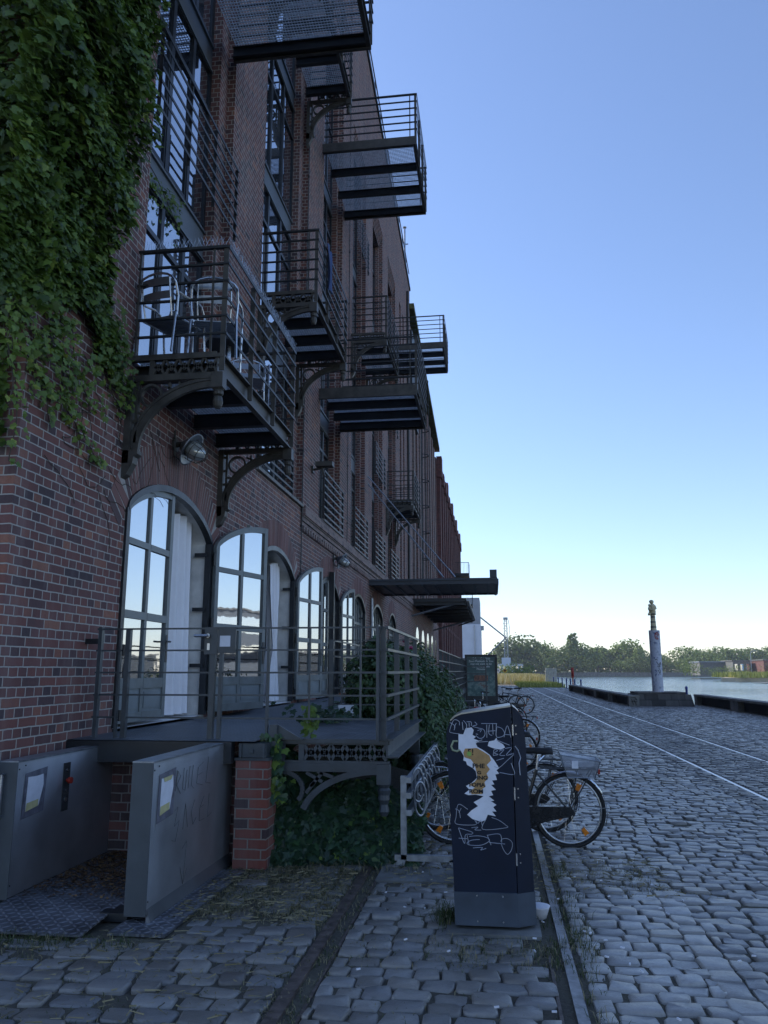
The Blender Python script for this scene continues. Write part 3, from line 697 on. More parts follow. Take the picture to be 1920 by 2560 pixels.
balcony(17.15, 20.1, 2.32, 14.5, 1.2, 'deep plain balcony high up, standing out against the blue sky', ornate=False)
balcony(21.3, 24.2, 1.04, 11.3, 1.15, 'narrow ornate balcony half hidden behind the middle deep balcony railing', near=False)
balcony(29.6, 32.3, 2.25, 14.5, 1.15, 'deep plain balcony farthest along, beside the dark attic end of the roof', ornate=False, near=False)
balcony(29.0, 31.8, 1.04, 8.0, 1.12, 'small narrow ornate balcony low on the far end above the flat canopy', near=False)
# bird spikes on the first railing
b = MB()
for k in range(90):
    y = 7.75+k*.0325; x = WX+1.06+.028
    for s in (-1,1): b.bar((x,y,6.3),(x+s*.02*random.random(),y+.06*s*random.random(),6.41),.0025,.0025)
for k in range(26):
    x = WX+.1+k*.037
    for s in (-1,1): b.bar((x,7.72,6.3),(x+.05*s*random.random(),7.72+.02*s,6.41),.0025,.0025)
build(b, 'bird_spikes', m_alu, B1)
# bistro chairs on the first balcony
def bistro_chair():
    t = thing('bistro_chair', 'c', 'chair', (0,0,0), 'aluminium bistro chairs on the balcony')
    f = MB(); r = .0125
    for s in (-1,1):
        f.tube([(s*.25,-.26,0),(s*.255,-.22,.3),(s*.26,-.2,.55),(s*.262,-.14,.64),(s*.262,-.05,.665),(s*.26,.1,.64),(s*.235,.21,.66)], r, 8)
        f.tube([(s*.24,.28,0),(s*.225,.22,.44),(s*.22,.2,.46)], r, 8)
        f.tube([(s*.2,-.22,.44),(s*.2,.2,.42)], .01, 6)
    f.tube([(-.22,.2,.42)]+[(-.235,.21,.62),(-.23,.25,.74)]+[(.23*-math.cos(t_),.27+.02*math.sin(t_),.74+.12*math.sin(t_)) for t_ in np.linspace(.2,math.pi-.2,9)]+[(.23,.25,.74),(.235,.21,.62),(.22,.2,.42)], r, 8)
    for s in (-1,1): f.tube([(s*.16,.2,.42),(s*.17,.245,.6),(s*.165,.275,.83)], .009, 6)
    build(f, 'frame', m_alu, t)
    q = MB()
    for k in range(7): y = -.2+k*.06; q.box(-.2,.2,y-.024,y+.024,.437-.003*abs(k-3),.447-.003*abs(k-3))
    build(q, 'seat', m_stain, t)
    for zz, yy in ((.63,.25),(.77,.272)):
        q = MB()
        for i in range(6):
            a, c = -.17+.34*i/6, -.17+.34*(i+1)/6; o = lambda u: .02*(1-(u/.17)**2)
            q.add([(a,yy+o(a)-.006,zz-.04),(c,yy+o(c)-.006,zz-.04),(c,yy+o(c)+.004,zz+.04),(a,yy+o(a)+.004,zz+.04)], [(0,1,2,3)])
        build(q, 'back_slat', m_stain, t)
    return t
ch = bistro_chair()
for i, (x, y, a, lab) in enumerate(((WX+.34,7.98,R(165),'aluminium bistro chair beside the ivy, leftmost on the nearest balcony'),(WX+.8,8.15,R(195),'aluminium bistro chair at the outer corner of the nearest balcony'),(WX+.62,9.9,R(20),'aluminium bistro chair at the far end of the nearest balcony'))):
    c = ch if i == 0 else copytree(ch); c.location = (x,y,5.045); c.rotation_euler = (0,0,a); c.scale = (1.1,1.1,1.1); c['label'] = lab
tb = thing('bistro_table', 'small dark round table between the chairs on the nearest balcony', 'table', (WX+.62,9.15,5.045))
q = MB(); q.lathe([(.3,.70),(.3,.725)], (WX+.62,9.15,5.045), 24); build(q, 'table_top', m_steel, tb)
q = MB(); q.lathe([(.025,.02),(.025,.7)], (WX+.62,9.15,5.045), 8); q.lathe([(.2,0),(.18,.02)], (WX+.62,9.15,5.045), 16); build(q, 'pedestal', m_alu, tb)
# blue cloth on the second balcony
q = MB(); nu = 8
for j in range(12):
    for i in range(nu+1):
        v = j/11; u = i/nu; q.v.append((WX+1.08+.03*math.sin(7*u+3*v)+.02*v, 13.0+.34*(u-.5)*(1-.35*math.sin(2.5*v))+.05*v, 9.27-.8*v-.07*abs(math.sin(5*u+1))*v))
for j in range(11):
    for i in range(nu): a = j*(nu+1)+i; q.f.append((a,a+1,a+nu+2,a+nu+1))
tag(build(q, 'cloth', M('blue_cloth', (.05,.085,.2), .85, 0, .2, 5, .1), smooth=True, org=(WX+1.08,13,9)), 'crumpled blue cloth hanging over the second balcony railing', 'cloth')

# ------------------------------------------------------------------ wall lamps, pipes, camera
def wall_lamp(y, z, label):
    t = thing('wall_lamp', label, 'lamp', (WX,y,z), 'caged industrial lamps on the brick wall')
    Mx = Matrix.Translation((WX+.2,y,z)) @ Matrix.Rotation(R(-58),4,'Y') 
    a = MB(); a.lathe([(.09,0),(.09,.03)], (WX,y,z+.05), 12, 'x'); a.tube([(WX+.02,y,z+.05),(WX+.13,y,z+.06),(WX+.2,y,z+.03)], .035, 8)
    a.tube([(WX+.02,y-.05,z+.22),(WX+.03,y-.06,z+.05),(WX+.03,y-.05,z-.1),(WX+.08,y-.02,z-.15),(WX+.12,y,z-.08)], .012, 6); build(a, 'arm', m_iron, t)
    s = MB(); s.lathe([(.07,.1),(.1,.06),(.13,.03),(.215,-.02),(.22,-.035),(.2,-.03),(.12,.0)], (0,0,0), 24); s.xf(Mx); build(s, 'shade', m_galv, t, smooth=True)
    g = MB(); g.lathe([(.105,0),(.11,-.06),(.1,-.15),(.07,-.2),(.02,-.22)], (0,0,0), 20); g.xf(Mx)
    gm, nt, bs = newmat('clear_lamp_glass'); bs.inputs['Base Color'].default_value = (.5,.52,.5,1); bs.inputs['Roughness'].default_value = .12; bs.inputs['Metallic'].default_value = .35; bs.inputs['Specular IOR Level'].default_value = .9
    build(g, 'lamp_glass', gm, t, smooth=True)
    c = MB()
    for k in range(6):
        an = math.pi/6*k*2; c.tube([(.13*math.cos(an),.13*math.sin(an),-.01),(.135*math.cos(an),.135*math.sin(an),-.08),(.12*math.cos(an),.12*math.sin(an),-.17),(.06*math.cos(an),.06*math.sin(an),-.24),(0,0,-.25)], .005, 5)
    for zz, r in ((-.08,.136),(-.17,.121)): c.tube([(r*math.cos(a_),r*math.sin(a_),zz) for a_ in np.linspace(0,2*math.pi,20)], .005, 5)
    c.xf(Mx); build(c, 'cage', m_iron, t)
wall_lamp(9.05, 4.38, 'caged industrial wall lamp above the nearest arched door')
wall_lamp(19.1, 4.35, 'caged industrial wall lamp farther along, under the dentil ledge')
def pipe(name, x, y, z0, z1, r, label, mat=m_steel):
    p = MB(); p.tube([(x,y,z0),(x,y,z1)], r, 10)
    for z in np.arange(z0+.5, z1, 1.6): p.lathe([(r+.012,-.02),(r+.012,.02)], (x,y,z), 10)
    tag(build(p, name, mat, org=(x,y,z0)), label, 'pipe', 'rain pipes on the facade')
pipe('downpipe', WX+.07, 25.1, 1.1, 3.95, .045, 'light grey downpipe between the far arched windows under the canopy', m_galv)
pipe('downpipe', WX+.06, 36.9, 5.1, 20.5, .06, 'dark downpipe on the end pier of the warehouse')
pipe('conductor', WX+.03, 15.64, .9, 22.9, .012, 'thin lightning conductor running down the vertical joint in the brickwork')
pipe('conductor', WX+.04, 20.75, 5.1, 22.9, .012, 'thin lightning conductor on the pier behind the middle deep balcony')
c = MB(); c.box(WX,WX+.05,16.5,16.62,5.95,6.1); c.bar((WX+.05,16.56,6.02),(WX+.3,16.5,6.05),.04,.04); c.box(WX+.12,WX+.5,16.38,16.6,6.06,6.16); c.bar((WX+.25,16.5,6.05),(WX+.3,16.5,5.85),.05,.05)
tag(build(c, 'security_camera', m_iron, org=(WX,16.56,6)), 'small dark floodlight bracket on the pier left of the juliet railing', 'wall bracket')
# ------------------------------------------------------------------ loading platform with railings
DZ = 1.07; PX = -.95; PY = 7.3
plat = thing('loading_platform', 'steel loading platform on iron brackets in front of the arched doors', 'platform', (-2.4,PY,0))
m_check = None
def checker_mat(name, col, rough=.45, metal=.6, sc=14):
    m, nt, b = newmat(name); L = nt.links.new
    g = N(nt, 'ShaderNodeNewGeometry'); sx = N(nt, 'ShaderNodeSeparateXYZ'); L(g.outputs['Position'], sx.inputs[0])
    def dash(u, v, off):
        fu = math_(nt,'ABSOLUTE', math_(nt,'SUBTRACT', math_(nt,'FRACT', math_(nt,'ADD', math_(nt,'MULTIPLY',u,sc), off)), .5))
        fv = math_(nt,'ABSOLUTE', math_(nt,'SUBTRACT', math_(nt,'FRACT', math_(nt,'ADD', math_(nt,'MULTIPLY',v,sc), off)), .5))
        d = math_(nt,'ADD', math_(nt,'POWER', math_(nt,'MULTIPLY',fu,2.4),2), math_(nt,'POWER', math_(nt,'MULTIPLY',fv,6.5),2))
        return math_(nt,'SUBTRACT', 1.0, d, True)
    p = math_(nt,'ADD', sx.outputs[0], sx.outputs[1]); q = math_(nt,'SUBTRACT', sx.outputs[0], sx.outputs[1])
    h = math_(nt,'MAXIMUM', dash(p,q,0.), dash(q,p,.5))
    n = N(nt,'ShaderNodeTexNoise', Scale=5, Detail=5); L(g.outputs['Position'], n.inputs['Vector'])
    c = ramp(nt, [(.3,tuple(x*.45 for x in col)),(.7,col)], n.outputs[0])
    L(mixc(nt, math_(nt,'MULTIPLY',h,.6), c.outputs[0], tuple(min(1,x*1.9) for x in col)), b.inputs['Base Color'])
    b.inputs['Metallic'].default_value = metal; L(math_(nt,'ADD',math_(nt,'MULTIPLY',n.outputs[0],.3),rough-.1), b.inputs['Roughness'])
    bp = N(nt,'ShaderNodeBump', Strength=1, Distance=.006); L(h, bp.inputs['Height']); L(bp.outputs[0], b.inputs['Normal'])
    return m
m_check = checker_mat('chequer_plate_deck', (.15,.165,.185), .5, .5, 9)
m_check2 = checker_mat('chequer_plate_alu', (.27,.28,.31), .4, .8, 9)
d = MB()
d.add([(WX,7.0,DZ),(-2.1,7.0,DZ),(-2.1,PY,DZ),(PX,PY,DZ),(PX,10.3,DZ),(-2.05,10.3,DZ),(-2.05,21.0,DZ),(WX,21.0,DZ)], [tuple(range(8))])
build(d, 'deck', m_check, plat)
d = MB(); d.box(WX,-2.3,6.99,7.09,.88,DZ-.006); build(d, 'front_beam', m_dark, plat)
d = MB(); d.box(-2.1,PX,PY-.012,PY,DZ-.03,DZ+.004); d.box(-2.1,PX+.01,PY+.01,PY+.05,.86,.885); d.box(-2.1,PX+.01,PY+.01,PY+.05,DZ-.045,DZ-.012)
d.box(PX-.02,PX+.0,PY,10.3,DZ-.14,DZ-.002); d.box(PX-.04,PX+.09,PY,10.3,DZ-.155,DZ-.142); d.box(PX-.05,PX+.05,PY-.02,10.3,DZ-.001,DZ+.012)
d.box(-2.06,-2.04,10.3,21,DZ-.16,DZ-.002)
d.box(-2.02,-1.95,PY-.1,PY+.02,.87,1.2); d.prism([(-1.95,1.2),(-1.95,1.07),(-1.72,1.07)], 'y', PY-.06, PY-.03)
build(d, 'edge_beam', m_rail_paint, plat)
d = MB()                                                # lattice frieze and arch bracket under the front edge
for i in range(6):
    a = -1.72+.125*i; b_ = a+.125; mx = (a+b_)/2; zt, zb = 1.02, .89; zm = (zt+zb)/2
    for p, q in (((a,zt),(mx-.02,zm)),((mx-.02,zm),(a,zb)),((b_,zt),(mx+.02,zm)),((mx+.02,zm),(b_,zb)),((mx-.025,zm),(mx,zm+.028)),((mx,zm+.028),(mx+.025,zm)),((mx-.025,zm),(mx,zm-.028)),((mx,zm-.028),(mx+.025,zm))):
        d.bar((p[0],PY+.02,p[1]),(q[0],PY+.02,q[1]),.03,.02,up=(0,1,0))
d.box(-1.97,-1.9,PY+.005,PY+.04,.87,1.04); d.box(-1.77,-1.72,PY+.005,PY+.04,.885,1.025); d.box(-1.95,PX-.02,PY,PY+.055,.79,.86)
pts = [(-1.74+.72*(1-math.cos(t)), .36+.44*math.sin(t)) for t in np.linspace(.25,math.pi/2,14)]
for p, q in zip(pts, pts[1:]): d.bar((p[0],PY+.03,p[1]),(q[0],PY+.03,q[1]),.055,.075,up=(0,1,0))
pts = [(-1.95+.22*math.cos(t), .63+.16*math.sin(t)) for t in np.linspace(-.6,1.5,9)]
for p, q in zip(pts, pts[1:]): d.bar((p[0],PY+.03,p[1]),(q[0],PY+.03,q[1]),.04,.03,up=(0,1,0))
for p, q in (((-1.7,.78),(-1.55,.7)),((-1.6,.79),(-1.45,.74)),((-1.66,.66),(-1.55,.78)),((-1.7,.6),(-1.62,.7))): d.bar((p[0],PY+.03,p[1]),(q[0],PY+.03,q[1]),.03,.02,up=(0,1,0))
build(d, 'bracket', m_rail_paint, plat)
for py in (PY+.03, 10.2):
    d = MB(); d.box(PX-.1,PX+.015,py-.06,py+.06,.69,.86); d.lathe([(.028,.42),(.05,.46),(.035,.52),(.055,.56),(.05,.6),(.06,.64),(.045,.66),(.06,.69)], (PX-.04,py,0), 12); build(d, 'pendant', m_rail_paint, plat)
pr = MB(); pr.box(-2.28,-1.985,7.07,7.37,0,.90); build(pr, 'brick_pier', m_brick_pier, plat)
pr = MB(); pr.box(-2.29,-1.975,7.06,7.38,.902,.925); pr.box(-2.25,-2.0,7.05,7.3,.93,1.05); pr.box(-2.24,-2.22,7.03,7.05,.93,1.05); pr.box(-2.03,-2.01,7.03,7.05,.93,1.05); pr.box(-2.155,-2.115,7.035,7.052,.97,1.0)
build(pr, 'pier_cap', m_rail_paint, plat)
w_ = MB(); w_.box(WX,-2.3,7.3,7.5,0,.9); build(w_, 'plinth', m_brick_dark, plat)
# front railing
def rail_run(t, pts, posts, zs, flat=True, r=.011):
    b = MB()
    for z in zs:
        for p, q in zip(pts, pts[1:]): b.bar((p[0],p[1],z),(q[0],q[1],z), .016, .016)
    build(b, 'railing_bars', m_rail_paint, t)
    for x, y, w, dpt, z0, z1 in posts:
        b = MB(); b.box(x-w/2,x+w/2,y-dpt/2,y+dpt/2,z0,z1); build(b, 'railing_post', m_rail_paint, t)
ZR = [2.07,1.868,1.664,1.46,1.255]
rw = thing('platform_railing', 'grey railing with a locked gate along the front of the loading platform', 'railing', (-2.4,7.2,DZ))
RY = 7.22
rail_run(rw, [(-3.74,RY),(-1.0,RY)], [(-3.7,RY,.035,.05,DZ-.02,2.09),(-3.5,RY,.02,.04,DZ-.15,2.07),(-3.42,RY,.045,.05,DZ-.02,2.07),(-2.58,RY,.05,.05,DZ-.02,1.9),(-2.5,RY,.03,.05,DZ-.02,2.07),(-2.05,RY,.022,.04,DZ,2.07),(-1.66,RY,.016,.02,1.255,2.07),(-1.19,RY,.016,.02,1.25,2.07),(-1.03,RY,.024,.1,DZ,2.09)], ZR)
b = MB(); b.box(-2.66,-2.535,RY-.035,RY-.02,1.83,2.08); b.box(-2.53,-2.36,RY-.035,RY-.02,1.84,2.08); g_ = build(b, 'lock_plate', m_rail_paint, rw)
b = MB(); b.tube([(-2.62,RY-.02,2.0),(-2.62,RY-.09,2.0),(-2.74,RY-.09,2.0)], .014, 8); b.lathe([(.02,-.03),(.02,.0)], (-2.62,RY-.035,2.0), 10, 'y'); b.box(-2.63,-2.605,RY-.045,RY-.0355,1.87,1.93); build(b, 'handle', m_alu, g_)
b = MB(); b.box(-2.51,-2.41,RY-.04,RY-.0355,1.9,2.0); build(b, 'sticker', m_white, g_)
for z in (1.87,1.27): b = MB(); b.tube([(-3.46,RY,z-.05),(-3.46,RY,z+.05)], .02, 8); build(b, 'hinge', m_dark, rw)
b = MB(); b.box(-3.85,-3.7,RY-.02,RY+.02,1.93,1.98); build(b, 'wall_anchor', m_dark, rw)
sw = thing('platform_railing', 'grey flat-bar railing on the street side of the loading platform', 'railing', (PX,8.7,DZ))
b = MB()
for z in ZR: b.box(PX-.012,PX+.012,RY,10.3,z-.012,z+.012)
build(b, 'railing_bars', m_rail_paint, sw)
for y in (7.27,8.3,9.3,10.27):
    b = MB(); b.box(PX-.065,PX-.013,y-.009,y+.009,DZ,2.08); build(b, 'railing_post', m_rail_paint, sw)
bw = thing('platform_railing', 'grey railing across the back of the platform in front of the rose bush', 'railing', (-1.5,10.3,DZ))
rail_run(bw, [(-2.1,10.3),(-1.0,10.3)], [(-2.08,10.3,.06,.06,DZ,2.08),(-1.94,10.3,.02,.03,1.2,2.07)], ZR)
b = MB(); b.box(-1.98,-1.78,10.28,10.285,1.12,1.25); build(b, 'notice', m_white, bw)
b = MB()
for z in ZR: b.box(-2.09,-2.07,10.33,20.9,z-.01,z+.01)
b2 = thing('platform_railing', 'long grey railing along the narrow walkway past the far doors', 'railing', (-2.08,15,DZ))
build(b, 'railing_bars', m_rail_paint, b2)
for y in np.arange(11.8,21,1.5):
    b = MB(); b.box(-2.16,-2.1,y-.007,y+.007,DZ,2.07); build(b, 'railing_post', m_rail_paint, b2)
# second platform farther along, with its stairs
p2 = thing('loading_platform', 'second loading platform beyond the hedge, with railings and steps', 'platform', (-2.4,20,0))
d = MB(); d.box(-2.0,-1.0,16.5,37.8,DZ-.15,DZ-.002); d.box(-3.84,-2.0,21.02,37.8,DZ-.15,DZ-.002); build(d, 'deck', m_deck, p2)
for y in (17,21,25,29,33,37): d = MB(); d.box(-1.2,-1.0,y,y+.2,0,DZ-.16); build(d, 'support_post', m_rail_paint, p2)
d = MB()
for z in ZR: d.box(-1.03,-1.005,15.2,37.8,z-.012,z+.012)
build(d, 'railing_bars', m_rail_paint, p2)
for y in np.arange(16.6,38,1.4):
    d = MB(); d.box(-1.1,-1.035,y-.007,y+.007,DZ,2.07); build(d, 'railing_post', m_rail_paint, p2)
d = MB()
for k in range(6): d.box(-1.0,-.2,22.0+k*.28,22.28+k*.28,DZ-.18*(k+1)-.03,DZ-.18*(k+1))
build(d, 'steps', m_deck, p2)
d = MB()
for s in (2.0,1.8,1.6,1.4):
    d.bar((-.2,22,s),(-.2,23.8,s-1.05),.03,.03); d.bar((-.95,22,s),(-.2,22,s),.03,.03)
for k in range(3): d.bar((-.2,22+.9*k,DZ-.5*k-.2),(-.2,22+.9*k,2.0-.525*k),.03,.03)
build(d, 'stair_railing', m_rail_paint, p2)
# ------------------------------------------------------------------ wheelchair lift
lift = thing('platform_lift', 'stainless steel wheelchair lift with two tall side panels below the platform', 'lift', (-3,6.4,0))
for (x0, x1, y0, y1, z1, nm) in ((-2.52,-2.37,5.51,7.24,1.045,'o'),(-3.69,-3.54,5.76,7.5,1.005,'i')):
    p = MB(); z0 = .06
    n = 10; m0 = len(p.v)
    p.box(x0,x1,y0,y1,z0,z1); o = build(p, 'side_panel', m_brush, lift)
    q = MB(); q.box(x0-.003,x1+.003,y0-.006,y0-.001,z0-.01,z1+.002); build(q, 'end_plate', m_liftend, o)
    if nm == 'o':
        q = MB(); q.prism([(x1-.002,.1),(x1+.03,.02),(x1+.03,.0),(x1-.002,.0)], 'y', y0+.01, y1); build(q, 'skirt', m_stain, lift)
    q = MB(); q.box(x0-.004,x1+.004,y0-.004,y1,z1,z1+.012); build(q, 'top_cap', m_galv, o)
    # taped notice
    e = .003; yn = y0+.09
    q = MB(); q.add([(x1+e,yn,z1-.42),(x1+e,yn+.30,z1-.40),(x1+e,yn+.32,z1-.07),(x1+e,yn+.02,z1-.09)], [(0,1,2,3)]); build(q, 'duct_tape', m_tape, o)
    q = MB(); q.add([(x1+2*e,yn+.04,z1-.37),(x1+2*e,yn+.22,z1-.35),(x1+2.5*e,yn+.27,z1-.2),(x1+2*e,yn+.26,z1-.12),(x1+2*e,yn+.17,z1-.125),(x1+2*e,yn+.05,z1-.12)], [(0,1,2,3,4,5)]); no_ = build(q, 'notice', m_white, o)
    q = MB(); q.add([(x1+3*e,yn+.04,z1-.37),(x1+3*e,yn+.21,z1-.35),(x1+3*e,yn+.21,z1-.3),(x1+3*e,yn+.05,z1-.31)], [(0,1,2,3)])
    if nm == 'o': q.add([(x1+3*e,yn+.08,z1-.12),(x1+3*e,yn+.25,z1-.115),(x1+3*e,yn+.22,z1-.145),(x1+3*e,yn+.1,z1-.15)], [(0,1,2,3)])
    build(q, 'yellowed_strip', m_yel, no_)
    q = MB()
    for (yy, zz) in ((y0+.02,z1-.05),(y0+.02,.14),(y0+.1,z1-.03)): q.lathe([(.006,0),(.006,.004)], (x1,yy,zz), 8, 'x')
    build(q, 'screw', m_dark, o)
    if nm == 'i':
        q = MB(); q.box(x1,x1+.006,y0+.66,y0+.76,.55,.93); cp = build(q, 'control_panel', m_steel, o)
        q = MB(); q.lathe([(.012,0),(.012,.02),(.026,.02),(.026,.045)], (x1+.006,y0+.71,.79), 12, 'x'); build(q, 'stop_button', m_red, cp)
        for zz, rr in ((.64,.018),(.87,.013),(.71,.013)): q = MB(); q.lathe([(rr,0),(rr,.008)], (x1+.006,y0+.71,zz), 12, 'x'); build(q, 'button', m_alu, cp)
        q = MB(); q.tube([(x0+.05,y0,.92),(x0+.05,y0-.04,.92),(x0+.05,y0-.04,.62),(x0+.05,y0,.62)], .013, 8); build(q, 'handle', m_alu, o)
m_ink_ = M('faded_black_marker', (.07,.07,.075), .5, 0, .3, 20, 0)
# marker scrawl on the outer panel
TAGS = [[(0.38,.95),(.36,.8),(.39,.94),(.44,.9),(.38,.84),(.45,.77)],[(.50,.95),(.48,.8),(.53,.78),(.55,.93)],[(.6,.95),(.58,.79)],[(.66,.95),(.64,.8),(.69,.77)],[(.86,.95),(.76,.92),(.74,.8),(.86,.77)],[(.76,.86),(.84,.87)],[(.96,.98),(.92,.78),(1.02,.76)],
        [(.36,.66),(.42,.68),(.37,.55),(.45,.58),(.40,.44),(.34,.46)],[(.52,.5),(.55,.68),(.6,.5)],[(.72,.68),(.66,.6),(.7,.5),(.76,.54)],[(.9,.68),(.82,.6),(.82,.5),(.92,.5)],[(.84,.6),(.9,.61)],[(1.0,.68),(.98,.5),(1.06,.52)],[(.52,.36),(.6,.4),(.58,.22),(.56,.1)],[(.5,.24),(.56,.1),(.62,.2)]]
b = MB()
for s in TAGS: b.tube([(-2.3675,5.51+u*1.15,z*1.0) for u, z in s], .0017, 4)
build(b, 'marker_scrawl', m_ink_, lift)
b = MB(); b.prism([(5.19,.02),(5.72,.06),(7.5,.06),(7.5,.05),(5.72,.05),(5.19,.008)], 'x', -3.53,-2.66)
b.box(-2.66,-2.54,5.75,7.4,.04,.058); build(b, 'ramp_plate', m_check2, lift)
b = MB(); b.box(-2.53,-2.14,5.29,7.0,-.005,.012); build(b, 'base_plate', m_check2, lift)
b = MB(); b.box(-2.72,-2.52,5.55,5.75,0,.055); build(b, 'foot', m_dark, lift)
b = MB(); b.lathe([(.055,0),(.06,.02),(.05,.06),(.02,.08)], (-3.78,5.6,1.0), 16); b.lathe([(.055,-1.0),(.055,0)], (-3.78,5.6,1.0), 16)
tag(build(b, 'guard_post', m_galv, smooth=True, org=(-3.78,5.6,0)), 'round grey guard post at the foot of the brick wall, beside the lift', 'bollard')
# ------------------------------------------------------------------ vegetation
IVY = np.array([(0,0),(.25,-.12),(.5,.05),(.38,.22),(.56,.46),(.28,.5),(0,1.0),(-.28,.5),(-.56,.46),(-.38,.22),(-.5,.05),(-.25,-.12)])
OVAL = np.array([(0,0),(.26,.25),(.3,.55),(0,1.0),(-.3,.55),(-.26,.25)])
QUAD = np.array([(-.5,0),(.5,.1),(.45,1),(-.4,.9)])
def leaves(name, P, Nr, size, tint, mat, parent=None, shape=IVY, droop=(0,0,-1), cup=.12, jit=.5):
    n = len(P); P = np.asarray(P, float); Nr = np.asarray(Nr, float) + rng.normal(0, jit, (n,3)); Nr /= np.linalg.norm(Nr, axis=1, keepdims=True)
    dv = np.array(droop)[None] + rng.normal(0, jit*.8, (n,3)); dv -= Nr*np.sum(dv*Nr, 1, keepdims=True); dv /= np.linalg.norm(dv, axis=1, keepdims=True)+1e-9
    uv = np.cross(Nr, dv); s = np.asarray(size)[:,None,None]
    k = len(shape); sh = shape[None]
    if shape is QUAD:
        V = P[:,None] + (uv[:,None]*sh[:,:,0:1] + dv[:,None]*sh[:,:,1:2])*s
        F = np.arange(n*k); S = np.full(n, k); T = tint
    else:
        rim = P[:,None] + (uv[:,None]*sh[:,:,0:1] + dv[:,None]*sh[:,:,1:2] - Nr[:,None]*(np.abs(sh[:,:,0:1])*cup+.18*sh[:,:,1:2]**2*cup))*s
        cen = (P + dv*.36*s[:,:,0])[:,None]
        V = np.concatenate([rim, cen], 1); m = k+1
        tri = np.array([[i,(i+1)%k,k] for i in range(k)]).ravel()
        F = (tri[None] + (np.arange(n)*m)[:,None]).ravel(); S = np.full(n*k, 3); T = np.repeat(tint, k)
    return npmesh(name, V.reshape(-1,3), F, mat, parent, tint=T, sizes=S)
def inpoly(poly, y, z):
    c = np.zeros(len(y), bool); n = len(poly)
    for i in range(n):
        (a,b),(d,e) = poly[i], poly[i-1]
        m = ((b > z) != (e > z)) & (y < (d-a)*(z-b)/((e-b) or 1e-9)+a); c ^= m
    return c
m_vine = leaf_mat('creeper_leaf', [(0,(.04,.07,.018)),(.45,(.095,.155,.03)),(.8,(.16,.24,.042)),(1,(.27,.32,.06))], .42, .3)
m_ivy = leaf_mat('ivy_leaf', [(0,(.014,.034,.018)),(.6,(.035,.075,.036)),(.92,(.055,.115,.04)),(1,(.15,.22,.04))], .4, .1)
m_rose = leaf_mat('rose_leaf', [(0,(.025,.05,.022)),(.6,(.058,.11,.044)),(1,(.11,.18,.065))], .45, .15)
m_hedge = leaf_mat('hedge_leaf', [(0,(.025,.05,.02)),(.5,(.05,.1,.04)),(1,(.11,.18,.065))], .5, .2)
m_twig = M('twig_bark', (.085,.065,.05), .9, 0, .4, 20, .2)
def fbm(a, b, s=1.0, seed=0):
    r = np.random.default_rng(seed); o = np.zeros_like(a)
    for k in range(6):
        fx, fy = r.normal(0,1.1*s*1.5**k,2); o = o+np.sin(fx*a+fy*b+r.uniform(0,6.3))/1.35**k
    return o/2.6
vine = thing('climbing_vine', 'dense green climbing vine covering the upper corner of the brick warehouse', 'vine', (WX+.1,5.85,3))
POLY = [(5.2,12.5),(7.5,12.5),(7.3,9.3),(7.36,8.1),(7.2,7.5),(7.2,6.6),(7.05,6.2),(6.95,5.85),(7.1,5.3),(7.3,4.95),(7.1,4.72),(6.9,4.8),(6.6,4.95),(6.2,5.0),(5.65,4.78),(5.2,4.85)]
n = 30000; y = rng.uniform(5.2,7.8,n); z = rng.uniform(4.5,12.5,n); k = inpoly(POLY, y+.1*fbm(y*3,z*3,1,3), z+.15*fbm(y*4,z*2,1,4)); y, z = y[k], z[k]
bul = .06+np.clip((z-4.6)*.1,0,.26)*(1+.75*fbm(y*2.6,z*2.6,1,5)); bul = np.clip(bul,.04,.6)
dep = rng.beta(2.2,1.3,len(y)); P = np.stack([WX+bul*dep+.02, y, z],1)
Nn = np.tile([1.,-.3,.65],(len(y),1)); t = np.clip(.42+.2*fbm(y*2,z*2,1,8)+rng.normal(0,.2,len(y))+.15*(dep-.6),0,1)
n2 = 30000; x = rng.uniform(-7,-3.4,n2); z2 = rng.uniform(3.0,12.5,n2); k = (z2 > 4.75+.35*fbm(x*2,z2*0+1,1,11)) | ((x < -3.95) & (z2 > 3.4+.4*fbm(x*3,x,1,12))); x, z2 = x[k], z2[k]
b2 = np.clip(.1+np.clip((z2-3.5)*.07,0,.3)*(1+.5*fbm(x*2,z2*2,1,13)),.05,.6); d2 = rng.beta(2.2,1.3,len(x)); 
x = np.where(x > -3.8, x, x); P2 = np.stack([x, 5.84-b2*d2, z2],1); keep = (x < WX+.25*(z2 > 4.7)) ; P2, x, z2, d2 = P2[keep], x[keep], z2[keep], d2[keep]
t2 = np.clip(.38+.2*fbm(x*2,z2*2,1,14)+rng.normal(0,.2,len(x)),0,1)
P = np.concatenate([P,P2]); Nn = np.concatenate([Nn, np.tile([.3,-1.,.45],(len(P2),1))]); t = np.concatenate([t,t2])
